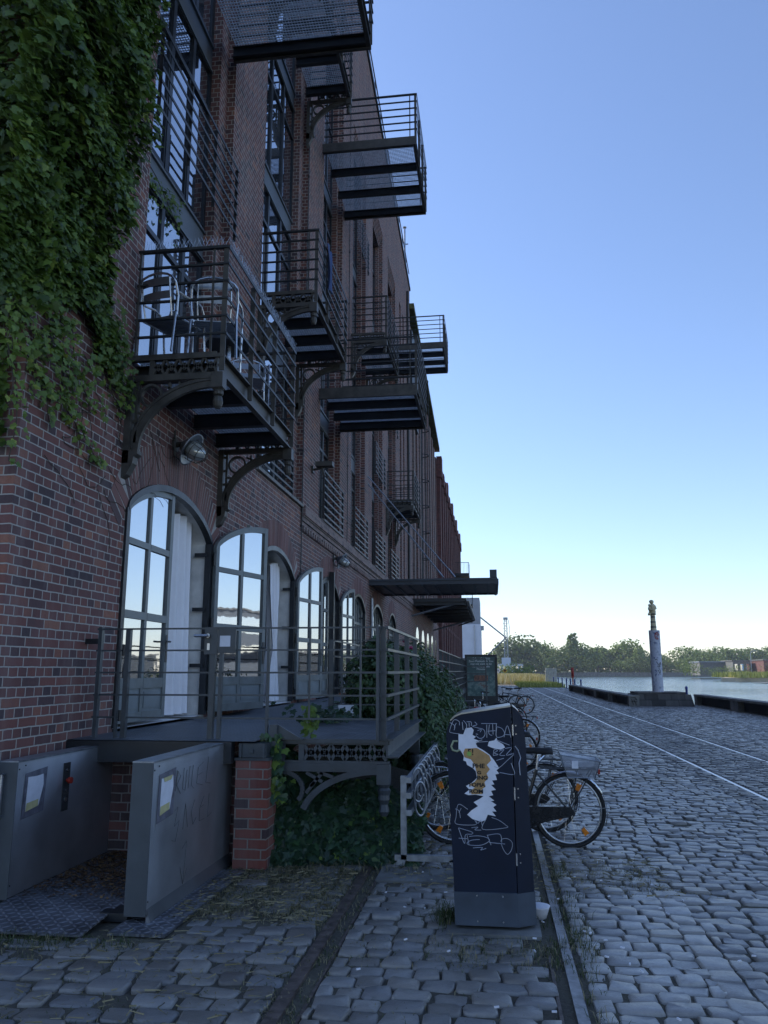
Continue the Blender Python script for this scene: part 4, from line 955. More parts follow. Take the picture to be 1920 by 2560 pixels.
# hanging strands
st = MB(); SP = []; ST = []
STR = [(5.6,4.8,5.75,3.35),(5.75,4.9,6.0,3.95),(6.05,4.95,6.1,4.35),(6.2,4.95,6.55,4.2),(5.7,4.5,6.3,3.85),(6.3,4.3,6.75,3.78),(6.75,3.95,7.2,3.66),(6.9,4.85,7.55,4.4),(7.2,4.9,7.85,4.5),(7.1,4.8,7.5,4.6),(5.5,4.8,5.65,3.8),(5.9,4.6,6.6,4.35),(6.35,4.9,6.9,4.15),(6.0,4.2,6.5,4.0)]
for (ya,za_,yb,zb_) in STR:
    pts = []
    for i in range(26):
        u = i/25; yy = ya+(yb-ya)*u+.05*math.sin(9*u+ya*7); zz = za_+(zb_-za_)*u+.04*math.sin(7*u+za_*5); pts.append((WX+.03,yy,zz))
        for q in range(random.choice((1,1,2,2,3))): SP.append((WX+.03+.06*random.random(), yy+random.gauss(0,.05), zz+random.gauss(0,.05))); ST.append(min(1,max(0,random.gauss(.72,.15))))
    st.tube(pts, .006, 4)
for k in range(34):                                    # clumps at the lower fringe
    yy = random.uniform(5.5,7.0); zz = random.uniform(4.2,4.8); 
    for q in range(7): SP.append((WX+.05+.1*random.random(), yy+random.gauss(0,.09), zz+random.gauss(0,.08))); ST.append(min(1,max(0,random.gauss(.62,.16))))
for k in range(26):                                    # bare tendrils on the wall and the arch
    y0_, z0_ = random.uniform(5.9,8.6), random.uniform(3.4,4.7); a = random.uniform(-1.2,.3); pts = []
    for i in range(12): pts.append((WX+.008, y0_, z0_)); y0_ += .06*math.cos(a); z0_ += .06*math.sin(a); a += random.gauss(0,.35)
    st.tube(pts, .0035, 4)
SP = np.array(SP)
for (yc,zc,m_) in ((7.2,5.15,60),(7.3,4.9,70),(7.35,4.7,50),(7.15,4.85,50),(7.5,4.55,26)):
    for q in range(m_): SP = np.concatenate([SP,[[WX+.05+.14*random.random(),yc+random.gauss(0,.09),zc+random.gauss(0,.12)]]]); ST.append(min(1,max(0,random.gauss(.4,.15))))
size = np.concatenate([rng.uniform(.052,.11,len(P)), rng.uniform(.035,.075,len(SP))])
leaves('foliage', np.concatenate([P,SP]), np.concatenate([Nn,np.tile([1.,-.3,.3],(len(SP),1))]), size, np.concatenate([t,np.array(ST)]), m_vine, vine)
build(st, 'stem', m_twig, vine)
wv = thing('climbing_vine', 'small trailing vine hanging from the window spandrel beside the big climber', 'vine', (GX,8.3,8))
n = 200; y = rng.uniform(7.95,9.4,n); z = 8.0-np.abs(rng.normal(0,.22,n))-.2*(9.4-y); leaves('foliage', np.stack([np.full(n,GX+.03)+rng.uniform(0,.05,n),y,z],1), np.tile([1.,-.2,.3],(n,1)), rng.uniform(.035,.07,n), np.clip(rng.normal(.55,.15,n),0,1), m_vine, wv)
b = MB(); b.tube([(GX+.02,7.95,7.95),(GX+.03,8.6,7.85),(GX+.03,9.3,7.6)], .007, 4); build(b, 'stem', m_twig, wv)
# ivy bank below the platform
ivy = thing('ivy', 'dark ivy growing over the ground under the loading platform', 'ivy', (-1.5,7.7,0))
n = 8200; x = rng.uniform(-2.02,-.72,n); u = rng.uniform(0,1,n)**.8
hgt = np.interp(x, [-2.05,-1.95,-1.7,-1.3,-1.0,-.7], [1.0,.92,.72,.6,.56,.35])*(1+.1*fbm(x*5,u*4,1,21)); z = .02+hgt*u
yy = 7.36+.38*(1-(1-u)**2)*0+.5*u*np.interp(x,[-2,-1.6,-.7],[.05,.6,1.0])+.06*fbm(x*6,u*6,1,22)+rng.uniform(0,.3,n)**1.5
leaves('foliage', np.stack([x,yy,z],1), np.tile([.15,-1,.5],(n,1)), rng.uniform(.06,.125,n), np.clip(rng.normal(.42,.25,n),0,1), m_ivy, ivy)
b = MB(); b.add([(-2.0,7.75,-.03),(-.75,7.75,-.03),(-.8,8.5,.3),(-1.5,8.4,.4),(-2.0,7.9,.6),(-2.0,9.5,.8),(-.8,9.5,.5)], [(0,1,2,3,4),(4,3,2,6,5)]); build(b, 'earth_bank', m_dirt, ivy)
n = 260; x = rng.uniform(-2.02,-1.72,n); leaves('foliage_edge', np.stack([x,7.28-rng.uniform(0,.05,n),rng.uniform(.0,.12,n)],1), np.tile([0,-1,.6],(n,1)), rng.uniform(.05,.1,n), np.clip(rng.normal(.4,.2,n),0,1), m_ivy, ivy)
n = 170; z = rng.uniform(.55,1.12,n); leaves('tendril', np.stack([-1.97+.06*fbm(z*4,z,1,3)+rng.normal(0,.05,n),np.full(n,7.22)+rng.normal(0,.02,n),z],1), np.tile([0,-1,.3],(n,1)), rng.uniform(.05,.1,n), np.clip(rng.normal(.8,.2,n),0,1), m_ivy, ivy)
def bush(name, label, cat, blobs, n, mat, size=(.04,.07), group=None, shape=OVAL, flowers=0, stems=10):
    c0 = blobs[0]; t = thing(name, label, cat, (c0[0],c0[1],0), group); P = []; Nn = []; T = []
    w_ = np.array([b[3]*b[4]*b[5] for b in blobs])**.7; w_ = w_/w_.sum()
    for bi, b in enumerate(blobs):
        m = int(n*w_[bi]); d = rng.normal(0,1,(m,3)); d /= np.linalg.norm(d,axis=1,keepdims=True)
        lump = 1+.16*fbm(d[:,0]*4+bi,d[:,2]*4+d[:,1]*3,1,30+bi); r = (1-rng.beta(1.1,3.2,m)*.75)*lump
        q = np.array(b[:3])+d*r[:,None]*np.array(b[3:6]); k = q[:,2] > .02; P.append(q[k]); Nn.append((d+np.array([0,0,.5]))[k])
        T.append(np.clip(.45+.25*fbm(d[:,0]*5,d[:,2]*5,1,40+bi)+rng.normal(0,.18,m),0,1)[k])
    P = np.concatenate(P); leaves('foliage', P, np.concatenate(Nn), rng.uniform(*size,len(P)), np.concatenate(T), mat, t, shape, jit=.55)
    s = MB()
    for k in range(stems):
        b = random.choice(blobs); e = (b[0]+random.gauss(0,b[3]*.4), b[1]+random.gauss(0,b[4]*.4), b[2]+b[5]*random.uniform(-.2,.8)); o_ = (b[0]+random.gauss(0,b[3]*.2), b[1]+random.gauss(0,b[4]*.2), 0)
        s.tube([o_, tuple((o_[i]+e[i])/2+random.gauss(0,.04) for i in range(3)), e], .012, 5)
    build(s, 'stem', m_twig, t)
    return t
rb = bush('rose_bush', 'dark leafy rose bush with a few pink flowers behind the platform railing', 'bush', [(-1.5,10.95,1.5,.54,.48,.62),(-1.35,11.5,1.0,.6,.7,.9),(-1.75,11.2,.75,.35,.5,.6),(-1.55,10.9,1.95,.2,.2,.25)], 17000, m_rose, (.05,.09))
q = MB()
for p in ((-1.15,10.6,2.07),(-1.08,10.7,1.98),(-1.5,10.7,2.1)): 
    for k in range(5): a = k*1.26; q.lathe([(.005,-.02),(.028,0),(.02,.02)], (p[0]+.02*math.cos(a),p[1]+.02*math.sin(a),p[2]), 7)
build(q, 'flower', M('pink_petal', (.35,.03,.12), .6, 0, .2, 30, 0), rb)
n = 150; P = np.stack([rng.normal(-1.98,.2,n), rng.normal(9.6,.3,n), DZ+.03+np.abs(rng.normal(0,.09,n))],1); tc = thing('trailing_plant', 'low trailing plant creeping over the deck at the foot of the back railing', 'plant', (-1.98,9.6,DZ)); leaves('foliage', P, np.tile([0,-.5,1.],(n,1)), rng.uniform(.05,.11,n), np.clip(rng.normal(.4,.2,n),0,1), m_ivy, tc)
n = 46; P = np.stack([rng.normal(-1.68,.035,n), rng.normal(7.4,.02,n), DZ+.02+rng.uniform(0,.27,n)],1); tw = thing('weed', 'green weed sprouting at the front edge of the platform', 'plant', (-1.68,7.4,DZ)); leaves('foliage', P, np.tile([0,-.6,.6],(n,1)), rng.uniform(.04,.075,n), np.clip(rng.normal(.6,.1,n),0,1), m_vine, tw)
b = MB(); b.tube([(-1.68,7.4,DZ),(-1.67,7.4,DZ+.26)], .004, 4); build(b, 'stem', m_twig, tw)
bush('hedge_bush', 'big dense green hedge bush right of the platform railing', 'bush', [(-.98,11.6,.95,.42,.9,.95),(-.85,12.9,.9,.42,.8,.9),(-1.15,11.9,1.6,.35,.7,.55),(-.8,11.2,.5,.35,.6,.5)], 9500, m_hedge, (.04,.075))
bush('hedge_bush', 'lower green hedge bush behind the big one, running toward the parked bicycles', 'bush', [(-.95,14.8,.75,.45,1.1,.8),(-1.0,17,.65,.45,1.2,.7),(-1.2,15.5,1.3,.35,.9,.5)], 5500, m_hedge, (.05,.085))
# grass, straw and dry leaves between the stones
gm = leaf_mat('dry_and_green_grass', [(0,(.03,.05,.015)),(.35,(.06,.085,.025)),(.5,(.2,.17,.09)),(1,(.34,.29,.17))], .8, .15)
GP = []; GT = []
def scatter(m, x0, x1, y0, y1, h, dry, cl=10, sp=.05):
    for k in range(m):
        cx, cy = random.uniform(x0,x1), random.uniform(y0,y1)
        for q in range(cl): GP.append((cx+random.gauss(0,sp), cy+random.gauss(0,sp), -.02, h*random.uniform(.5,1.3))); GT.append(min(1,max(0,random.gauss(.78 if random.random() < dry else .2,.12))))
scatter(420,-2.2,-1.2,5.8,7.2,.042,.75,13,.07); scatter(260,-3.6,-1.25,3.6,5.25,.032,.6,9,.05); scatter(55,-3.3,-2.3,5.0,5.22,.06,.2,12,.04); scatter(150,-1.26,-.96,3.5,7.3,.035,.65,10,.03); scatter(140,1.3,3,4,6.6,.02,.5,6,.03); scatter(45,.45,.56,4.2,7.6,.07,.35,10,.035)
scatter(50,-.45,.4,5.15,5.55,.05,.6,10,.05); scatter(40,.26,.5,4.9,6.6,.06,.2,10,.03); scatter(70,.3,1.3,7.0,7.9,.045,.75,10,.08); scatter(40,-.95,-.2,7.4,8.5,.05,.7,10,.08); scatter(60,-2.0,-.6,7.05,7.4,.07,.6,10,.07)
scatter(14,-.4,-.3,5.75,6.0,.14,.1,16,.04); scatter(90,-.9,.2,3.8,5.3,.03,.6,7,.06); scatter(40,-1.0,.3,7.5,13,.04,.6,8,.06); scatter(60,.5,3,6.8,12,.03,.7,6,.05); scatter(120,.5,1.6,6.7,7.6,.03,.85,10,.08); scatter(60,-.9,.2,5.0,5.5,.035,.7,9,.06)
GP = np.array(GP); n = len(GP); a = rng.uniform(0,6.283,n); lean = rng.uniform(.2,1.6,n); w2 = .0022
dx, dy = np.cos(a), np.sin(a); hh = GP[:,3]
b0 = GP[:,:3]; mid = b0+np.stack([dx*hh*lean*.35,dy*hh*lean*.35,hh*.65],1); tip = b0+np.stack([dx*hh*lean*1.1,dy*hh*lean*1.1,hh*np.clip(1.15-lean*.45,.25,1)],1)
s_ = np.stack([-dy*w2,dx*w2,0*dx],1); V = np.stack([b0-s_,b0+s_,mid+s_*.8,mid-s_*.8,tip],1)
F = np.array([0,1,2,3,3,2,4]); FF = (F[None]+(np.arange(n)*5)[:,None]).ravel()
tag(npmesh('grass', V.reshape(-1,3), FF, gm, tint=np.repeat(GT,2), sizes=np.tile([4,3],n)), 'dry and green grass growing between the cobblestones', 'grass', kind='stuff')
n = 2300; px_ = np.concatenate([rng.uniform(-2.3,-1.2,900), rng.uniform(-.9,1.4,800), rng.uniform(-3.6,-1.2,600)]); py_ = np.concatenate([rng.uniform(5.6,7.2,900), rng.uniform(6.6,8.4,800), rng.uniform(3.6,5.4,600)])
a = rng.uniform(0,6.28,n); l = rng.uniform(.02,.1,n); V = np.stack([np.stack([px_+np.cos(a)*l*s+np.sin(a)*q*.0013, py_+np.sin(a)*l*s-np.cos(a)*q*.0013, .008+.012*rng.random(n)],1) for s, q in ((-.5,-1),(-.5,1),(.5,1),(.5,-1))],1)
tag(npmesh('dry_straw', V.reshape(-1,3), np.arange(n*4), gm, tint=np.clip(rng.normal(.8,.15,n),0,1), sizes=np.full(n,4)), 'dry straw lying over the cobblestones', 'straw', kind='stuff')
n = 3200; a = rng.uniform(0,6.28,n); py_ = 5.75+1.7*rng.beta(2,1.2,n); px_ = rng.uniform(-3.52,-2.68,n); s_ = rng.uniform(.008,.028,n)
V = np.stack([np.stack([px_+np.cos(a+q)*s_*r, py_+np.sin(a+q)*s_*r, .063+.012*rng.random(n)],1) for q, r in ((0,1),(1.57,.4),(3.14,1),(4.71,.4))],1)
lm = leaf_mat('fallen_leaf', [(0,(.05,.025,.012)),(.5,(.12,.06,.025)),(1,(.22,.13,.05))], .85, 0)
tag(npmesh('fallen_leaves', V.reshape(-1,3), np.arange(n*4), lm, tint=rng.random(n), sizes=np.full(n,4)), 'brown dead leaves blown onto the lift ramp', 'leaves', kind='stuff')
n = 90; px_ = rng.uniform(-.9,2.9,n); py_ = rng.uniform(4.3,9,n); a = rng.uniform(0,6.28,n); b = MB()
for i in range(n): b.bar((px_[i],py_[i],.014),(px_[i]+.025*math.cos(a[i]),py_[i]+.025*math.sin(a[i]),.014),.008,.008)
tag(build(b, 'cigarette_litter', m_white), 'white cigarette ends scattered over the cobblestones', 'litter', kind='stuff')
BIN_TAG = [[(-.241,1.311),(-.244,1.337),(-.281,1.344),(-.309,1.274),(-.294,1.260),(-.242,1.253)],[(-.308,1.329),(-.274,1.307),(-.279,1.278)],[(-.263,1.326),(-.278,1.296)],[(-.222,1.333),(-.217,1.279)],[(-.214,1.344),(-.192,1.315),(-.197,1.279)],[(-.192,1.334),(-.162,1.334),(-.159,1.308)],[(-.175,1.330),(-.174,1.301)],[(-.136,1.334),(-.121,1.316),(-.151,1.305),(-.114,1.294),(-.077,1.284),(-.067,1.255),(-.082,1.230),(-.108,1.226),(-.130,1.244)],[(-.118,1.276),(-.092,1.284),(-.100,1.266)],[(-.115,1.251),(-.130,1.254)],[(-.091,1.324),(.016,1.324)],[(-.054,1.317),(-.055,1.230)],[(-.036,1.317),(-.041,1.259),(-.019,1.245)],[(-.014,1.321),(-.012,1.252)],[(.012,1.324),(.007,1.245)],[(-.048,1.273),(.004,1.277)],[(.016,1.303),(.048,1.292),(.066,1.260),(.047,1.238),(.010,1.238),(.013,1.299)],[(.061,1.235),(.086,1.311),(.109,1.232)],[(.069,1.253),(.106,1.250)],[(.097,1.182),(.009,1.216)],[(-.015,1.116),(-.007,1.152),(.015,1.145),(-.008,1.130),(.018,1.120),(-.015,1.113)],[(.026,1.142),(.059,1.153),(.029,1.117),(.065,1.114)],[(.067,1.160),(.111,1.164),(.073,1.117),(.124,1.129)],[(.124,1.121),(.079,1.082),(.023,1.035),(-.010,1.042)],[(.006,1.081),(.057,1.096)],[(.104,1.065),(.115,1.033),(.120,.991),(.025,1.003)],[(-.050,1.205),(-.131,1.200),(-.087,1.215)]]
BIN_LOWER = [[(-.196,.761),(-.258,.791),(-.275,.710),(-.273,.665),(-.147,.663),(-.150,.692)],[(-.280,.762),(-.255,.749),(-.246,.704)],[(-.240,.767),(-.255,.738)],[(-.173,.643),(-.129,.648),(-.151,.631),(-.108,.630)],[(-.143,.689),(-.129,.672),(-.110,.693),(-.100,.659)],[(-.074,.701),(-.097,.635),(.059,.649),(.055,.666),(.010,.696),(-.037,.712)],[(-.261,.641),(-.222,.542),(-.214,.597),(-.174,.602),(-.170,.616),(-.257,.640)],[(-.260,.575),(-.204,.573)],[(-.203,.594),(-.191,.533)],[(-.189,.588),(-.123,.593),(-.066,.581),(-.059,.560),(-.110,.535),(-.183,.533),(-.204,.546),(-.175,.564),(-.120,.570)],[(-.069,.601),(-.045,.537)],[(-.069,.598),(.014,.607),(.027,.552)],[(-.056,.553),(.048,.546)],[(.020,.559),(.028,.576),(.064,.580),(.095,.557),(.090,.513),(.064,.482),(.040,.505),(.023,.545)],[(-.165,.516),(-.103,.520),(-.115,.504),(-.078,.515)]]
BIN_PAPER = [[(-.249,1.253),(-.216,1.250),(-.200,1.290),(-.159,1.298),(-.144,1.280),(-.153,1.247),(-.130,1.236),(-.146,1.222),(-.105,1.208),(-.132,1.190),(-.121,1.168),(-.081,1.147),(-.041,1.119),(-.009,1.081),(.023,1.031),(.004,1.017),(.022,.996),(-.004,.989),(.006,.954),(-.027,.950),(-.013,.925),(-.035,.921),(-.003,.890),(-.036,.883),(-.022,.855),(-.052,.847),(-.016,.820),(-.038,.816),(-.002,.793),(-.024,.778),(-.003,.751),(-.032,.750),(-.008,.720),(-.062,.729),(-.077,.694),(-.107,.683),(-.143,.692),(-.165,.699),(-.200,.726),(-.171,.754),(-.126,.783),(-.155,.807),(-.110,.832),(-.088,.847),(-.139,.856),(-.190,.852),(-.216,.862),(-.182,.887),(-.204,.911),(-.159,.937),(-.129,.965),(-.136,1.008),(-.157,1.029),(-.194,1.049),(-.201,1.071),(-.219,1.078),(-.215,1.106),(-.236,1.142),(-.251,1.149)],[(-.042,1.205),(-.005,1.213),(.010,1.231),(.017,1.209),(.053,1.188),(.067,1.167),(.037,1.152),(-.007,1.159),(-.029,1.166),(-.051,1.176)]]
BIN_OCHRE = [[(-.206,1.156),(-.125,1.161),(-.081,1.137),(-.041,1.112),(-.031,1.080),(-.061,1.051),(-.040,1.023),(-.063,.995),(-.052,.967),(-.079,.938),(-.072,.910),(-.102,.888),(-.095,.861),(-.168,.858),(-.175,.880),(-.145,.902),(-.182,.919),(-.145,.940),(-.126,.965),(-.132,1.008),(-.142,1.050),(-.167,1.085),(-.211,1.099),(-.218,1.128)]]
# ------------------------------------------------------------------ litter bin
m_bin = M('dark_blue_black_bin', (.007,.013,.03), .5, 0, .2, 3, .02, spec=.25)
m_bin2 = M('grey_bin_base', (.05,.068,.095), .5, .1, .25, 4, .05)
m_bintop = M('bin_steel_top', (.42,.42,.4), .35, .9, .3, 5, .05)
m_mark = M('silver_marker', (.42,.45,.52), .45, .3, .1, 20, 0)
m_kraft = M('kraft_poster', (.42,.25,.1), .8, 0, .15, 30, .05)
m_ink = M('black_ink', (.012,.011,.01), .7, 0, .1, 30, 0)
bn = thing('litter_bin', 'tall dark litter bin with torn poster and silver graffiti, standing between the rails', 'litter bin', (-.05,5.9,0))
PRF = [(-.287,.035),(-.334,1.24),(-.326,1.29),(-.305,1.335),(-.27,1.365),(-.23,1.382),(.112,1.435),(.119,.035)]
b = MB(); b.prism(PRF, 'y', 5.68, 6.1); build(b, 'body', m_bin, bn)
b = MB(); lv = [(.035,.238),(.24,.234),(1.2,.208),(1.3,.2),(1.36,.186),(1.4,.165),(1.425,.14),(1.435,.125)]
for z, xo in lv: yo = 5.68+(xo-.122)*.75; b.v += [(.123,5.682,z),(xo,yo,z),(xo,6.1,z),(.123,6.1,z)]
for i in range(len(lv)-1):
    for k in range(4): b.f.append((i*4+k,i*4+(k+1)%4,i*4+4+(k+1)%4,i*4+4+k))
b.f += [(3,2,1,0),tuple((len(lv)-1)*4+k for k in range(4))]; dr = build(b, 'door', m_bin, bn)
b = MB(); tp = PRF[3:7]
for p, q in zip(tp, tp[1:]): b.add([(p[0],5.676,p[1]+.002),(q[0],5.676,q[1]+.002),(q[0],6.104,q[1]+.002),(p[0],6.104,p[1]+.002),(p[0],5.676,p[1]+.012),(q[0],5.676,q[1]+.012),(q[0],6.104,q[1]+.012),(p[0],6.104,p[1]+.012)], [(3,2,1,0),(4,5,6,7),(0,1,5,4),(2,3,7,6),(0,4,7,3),(1,2,6,5)])
for p, q in zip(lv[3:], lv[4:]): b.quad((p[1]+.003,5.69+(p[1]-.122)*.75,p[0]+.003),(p[1]+.003,6.1,p[0]+.003),(q[1]+.003,6.1,q[0]+.003),(q[1]+.003,5.69+(q[1]-.122)*.75,q[0]+.003))
build(b, 'top_cover', m_bintop, bn)
b = MB(); b.add([(-.292,5.674,.035),(.121,5.674,.035),(.243,5.752,.035),(.238,5.752,.24),(.121,5.674,.24),(-.298,5.674,.24),(-.29,5.68,.24),(.121,5.68,.243),(-.292,6.1,.035),(-.298,6.1,.24)], [(0,1,4,5),(1,2,3,4),(5,4,7,6),(0,5,9,8)])
bb = build(b, 'base_panel', m_bin2, bn)
b = MB()
for x, z in ((-.145,.221),(.024,.22),(-.144,.064),(.024,.064)): b.lathe([(.006,-.004),(.006,0)], (x,5.674,z), 8, 'y')
build(b, 'screw', m_chrome, bb)
for z0, z1 in ((1.246,1.318),(.826,.907),(.413,.49)): b = MB(); b.tube([(.122,5.677,z0),(.122,5.677,z1)], .005, 6); build(b, 'hinge', m_alu, dr)
b = MB()
for x, z in ((.143,1.311),(.143,1.255),(.146,.897),(.146,.84),(.147,.483),(.147,.427)): b.lathe([(.005,-.004),(.005,0)], (x,5.68+(x-.122)*.75,z), 8, 'y')
build(b, 'screw', m_alu, dr)
b = MB(); b.box(-.35,.265,5.58,6.12,-.01,.014); build(b, 'base_plate', m_conc, bn)
def flat(polys, y, name, mat, parent):
    m = MB()
    for p in polys: m.add([(u,y,z) for u, z in p], [tuple(range(len(p)))])
    return build(m, name, mat, parent)
pp = flat(BIN_PAPER, 5.6785, 'torn_poster', m_white, bn)
flat(BIN_OCHRE, 5.677, 'poster_print', m_kraft, pp)
def text(s, loc, h, mat, parent, name='lettering', rot=(R(90),0,0), bold=.0, align='LEFT', sx=1):
    c = bpy.data.curves.new(name, 'FONT'); c.body = s; c.size = h*1.4; c.offset = bold; c.align_x = align; c.materials.append(mat)
    o = bpy.data.objects.new(name, c); COL.objects.link(o)
    bpy.context.view_layer.update()
    me = bpy.data.meshes.new_from_object(o.evaluated_get(bpy.context.evaluated_depsgraph_get())); bpy.data.objects.remove(o)
    me.transform(Matrix.Rotation(R(90),4,'X') @ Matrix.Diagonal((sx,1,1,1))); me.name = name
    if not me.materials: me.materials.append(mat)
    o = bpy.data.objects.new(name, me); COL.objects.link(o)
    if parent: o.parent = parent; o.location = Vector(loc)-wloc(parent)
    return o
for s, x, z, h, sx in (('5!',-.19,1.115,.04,1),('PHE',-.158,1.03,.029,1.2),('G',-.127,.99,.021,1.3),('ING',-.13,.955,.025,1.2),('TOPIA',-.19,.908,.026,1.1),('ROM',-.184,.866,.026,1.2)): text(s, (x,5.6755,z), h, m_ink, pp, bold=.0012, sx=sx)
b = MB(); b.lathe([(.016,-.001),(.016,0)], (-.178,5.6755,1.122), 14, 'y'); build(b, 'green_sticker', M('green_sticker', (.25,.4,.08), .6, 0, .1, 9, 0), pp)
def strokes(L, r, name, mat, y=5.678):
    m = MB()
    for s in L:
        pts = []
        for i in range(len(s)-1):                     # rounded through Catmull-Rom
            p0, p1, p2, p3 = s[max(i-1,0)], s[i], s[i+1], s[min(i+2,len(s)-1)]
            for k in range(5):
                t = k/5; f = lambda a,b_,c,d: .5*(2*b_+(c-a)*t+(2*a-5*b_+4*c-d)*t*t+(3*b_-a-3*c+d)*t**3)
                pts.append((f(p0[0],p1[0],p2[0],p3[0]),y,f(p0[1],p1[1],p2[1],p3[1])))
        pts.append((s[-1][0],y,s[-1][1])); m.tube(pts, r, 5)
    return build(m, name, mat, bn)
strokes(BIN_TAG, .0021, 'graffiti', m_mark); strokes(BIN_LOWER, .0018, 'graffiti', m_mark)
b = MB(); b.tube([(.133,5.687,1.175),(.154,5.702,1.147),(.170,5.714,1.097),(.158,5.705,1.065),(.163,5.709,.984)], .004, 5); build(b, 'graffiti', m_mark, dr)
b = MB(); b.tube([(-.255,5.678,1.205),(-.285,5.678,1.205),(-.3,5.678,1.17),(-.29,5.678,1.145),(-.262,5.678,1.138),(-.243,5.678,1.148)], .0075, 6); build(b, 'sticker_remains', M('pale_green_sticker', (.3,.34,.22), .7, 0, .2, 40, 0), bn)
b = MB(); b.lathe([(.05,.0),(.075,.07),(.08,.08),(.07,.082),(.045,.09)], (.27,6.03,0), 18); tag(build(b, 'food_container', m_white, smooth=True, org=(.27,6.03,0)), 'white plastic takeaway container on the ground behind the bin', 'container')

# ------------------------------------------------------------------ bike rack
rk = thing('bike_rack', 'grey steel bicycle rack with three bars and hanging loops beside the bin', 'bike rack', (-.8,7.4,0))
for y in (7.37,9.2,11.0):
    b = MB(); b.box(-.845,-.795,y-.025,y+.025,.05,.76); build(b, 'post', m_galv, rk)
    b = MB(); b.box(-.9,-.38,y-.025,y+.025,.05,.1); b.add([(-.93,y-.03,0),(-.82,y-.03,0),(-.8,y-.03,.06),(-.86,y-.03,.06),(-.93,y+.03,0),(-.82,y+.03,0),(-.8,y+.03,.06),(-.86,y+.03,.06)], [(0,1,2,3),(7,6,5,4),(0,3,7,4),(1,5,6,2),(3,2,6,7)])
    b.bar((-.4,y,.07),(-.37,y,0),.05,.05,up=(0,1,0)); build(b, 'foot', m_galv, rk)
for z in (.73,.6,.455):
    b = MB(); b.box(-.793,-.745,7.3,11.1,z-.024,z+.024); build(b, 'bar', m_galv, rk)
for y in (7.55,7.85,8.2,8.55,8.9,9.3,9.7):
    for dz, dx in ((.0,0),(-.12,.02)):
        b = MB(); c = (-.71+dx, .66+dz); b.tube([(c[0]+.05*math.cos(t),y+.05*math.cos(t+.5),c[1]+.15*math.sin(t)) for t in np.linspace(0,2*math.pi,22)[:-1]], .012, 7, closed=True); build(b, 'loop', m_galv, rk)
b = MB(); b.box(-1.0,-.1,6.86,7.34,-.02,.006); build(b, 'footing', m_conc, rk)

# ------------------------------------------------------------------ bicycles
def wheel(cx, w, parent, spokes=32, hub=True, refl=True):
    b = MB(); r = .335; b.tube([(cx+r*math.cos(t),0,.34+r*math.sin(t)) for t in np.linspace(0,2*math.pi,49)[:-1]], .0185, 8, closed=True); wo = build(b, 'wheel', m_rubber, parent, smooth=True)
    b = MB(); r = .305; b.tube([(cx+r*math.cos(t),0,.34+r*math.sin(t)) for t in np.linspace(0,2*math.pi,49)[:-1]], .011, 6, closed=True); build(b, 'rim', m_alu, wo, smooth=True)
    b = MB()
    for k in range(spokes):
        t = 2*math.pi*k/spokes; s = 1 if k % 2 else -1; o = .5*s*(1 if k % 4 < 2 else -1)
        b.bar((cx+.025*math.cos(t+o),s*.03,.34+.025*math.sin(t+o)),(cx+.3*math.cos(t),0,.34+.3*math.sin(t)),.0025,.0025)
    b.tube([(cx,-.045,.34),(cx,.045,.34)], .02, 10); build(b, 'spokes', m_chrome, wo)
    if refl:
        b = MB()
        for t in (.95+w, .95+w+2.1, .95+w+4.2):
            c = (cx+.24*math.cos(t), .34+.24*math.sin(t)); u = (math.cos(t)*.033, math.sin(t)*.033); v = (-math.sin(t)*.026, math.cos(t)*.026)
            b.prism([(c[0]-u[0]-v[0]*.7,c[1]-u[1]-v[1]*.7),(c[0]+u[0]-v[0],c[1]+u[1]-v[1]),(c[0]+u[0]+v[0],c[1]+u[1]+v[1]),(c[0]-u[0]+v[0]*.7,c[1]-u[1]+v[1]*.7)], 'y', -.012, .012)
        build(b, 'reflector', m_orange, wo)
    return wo
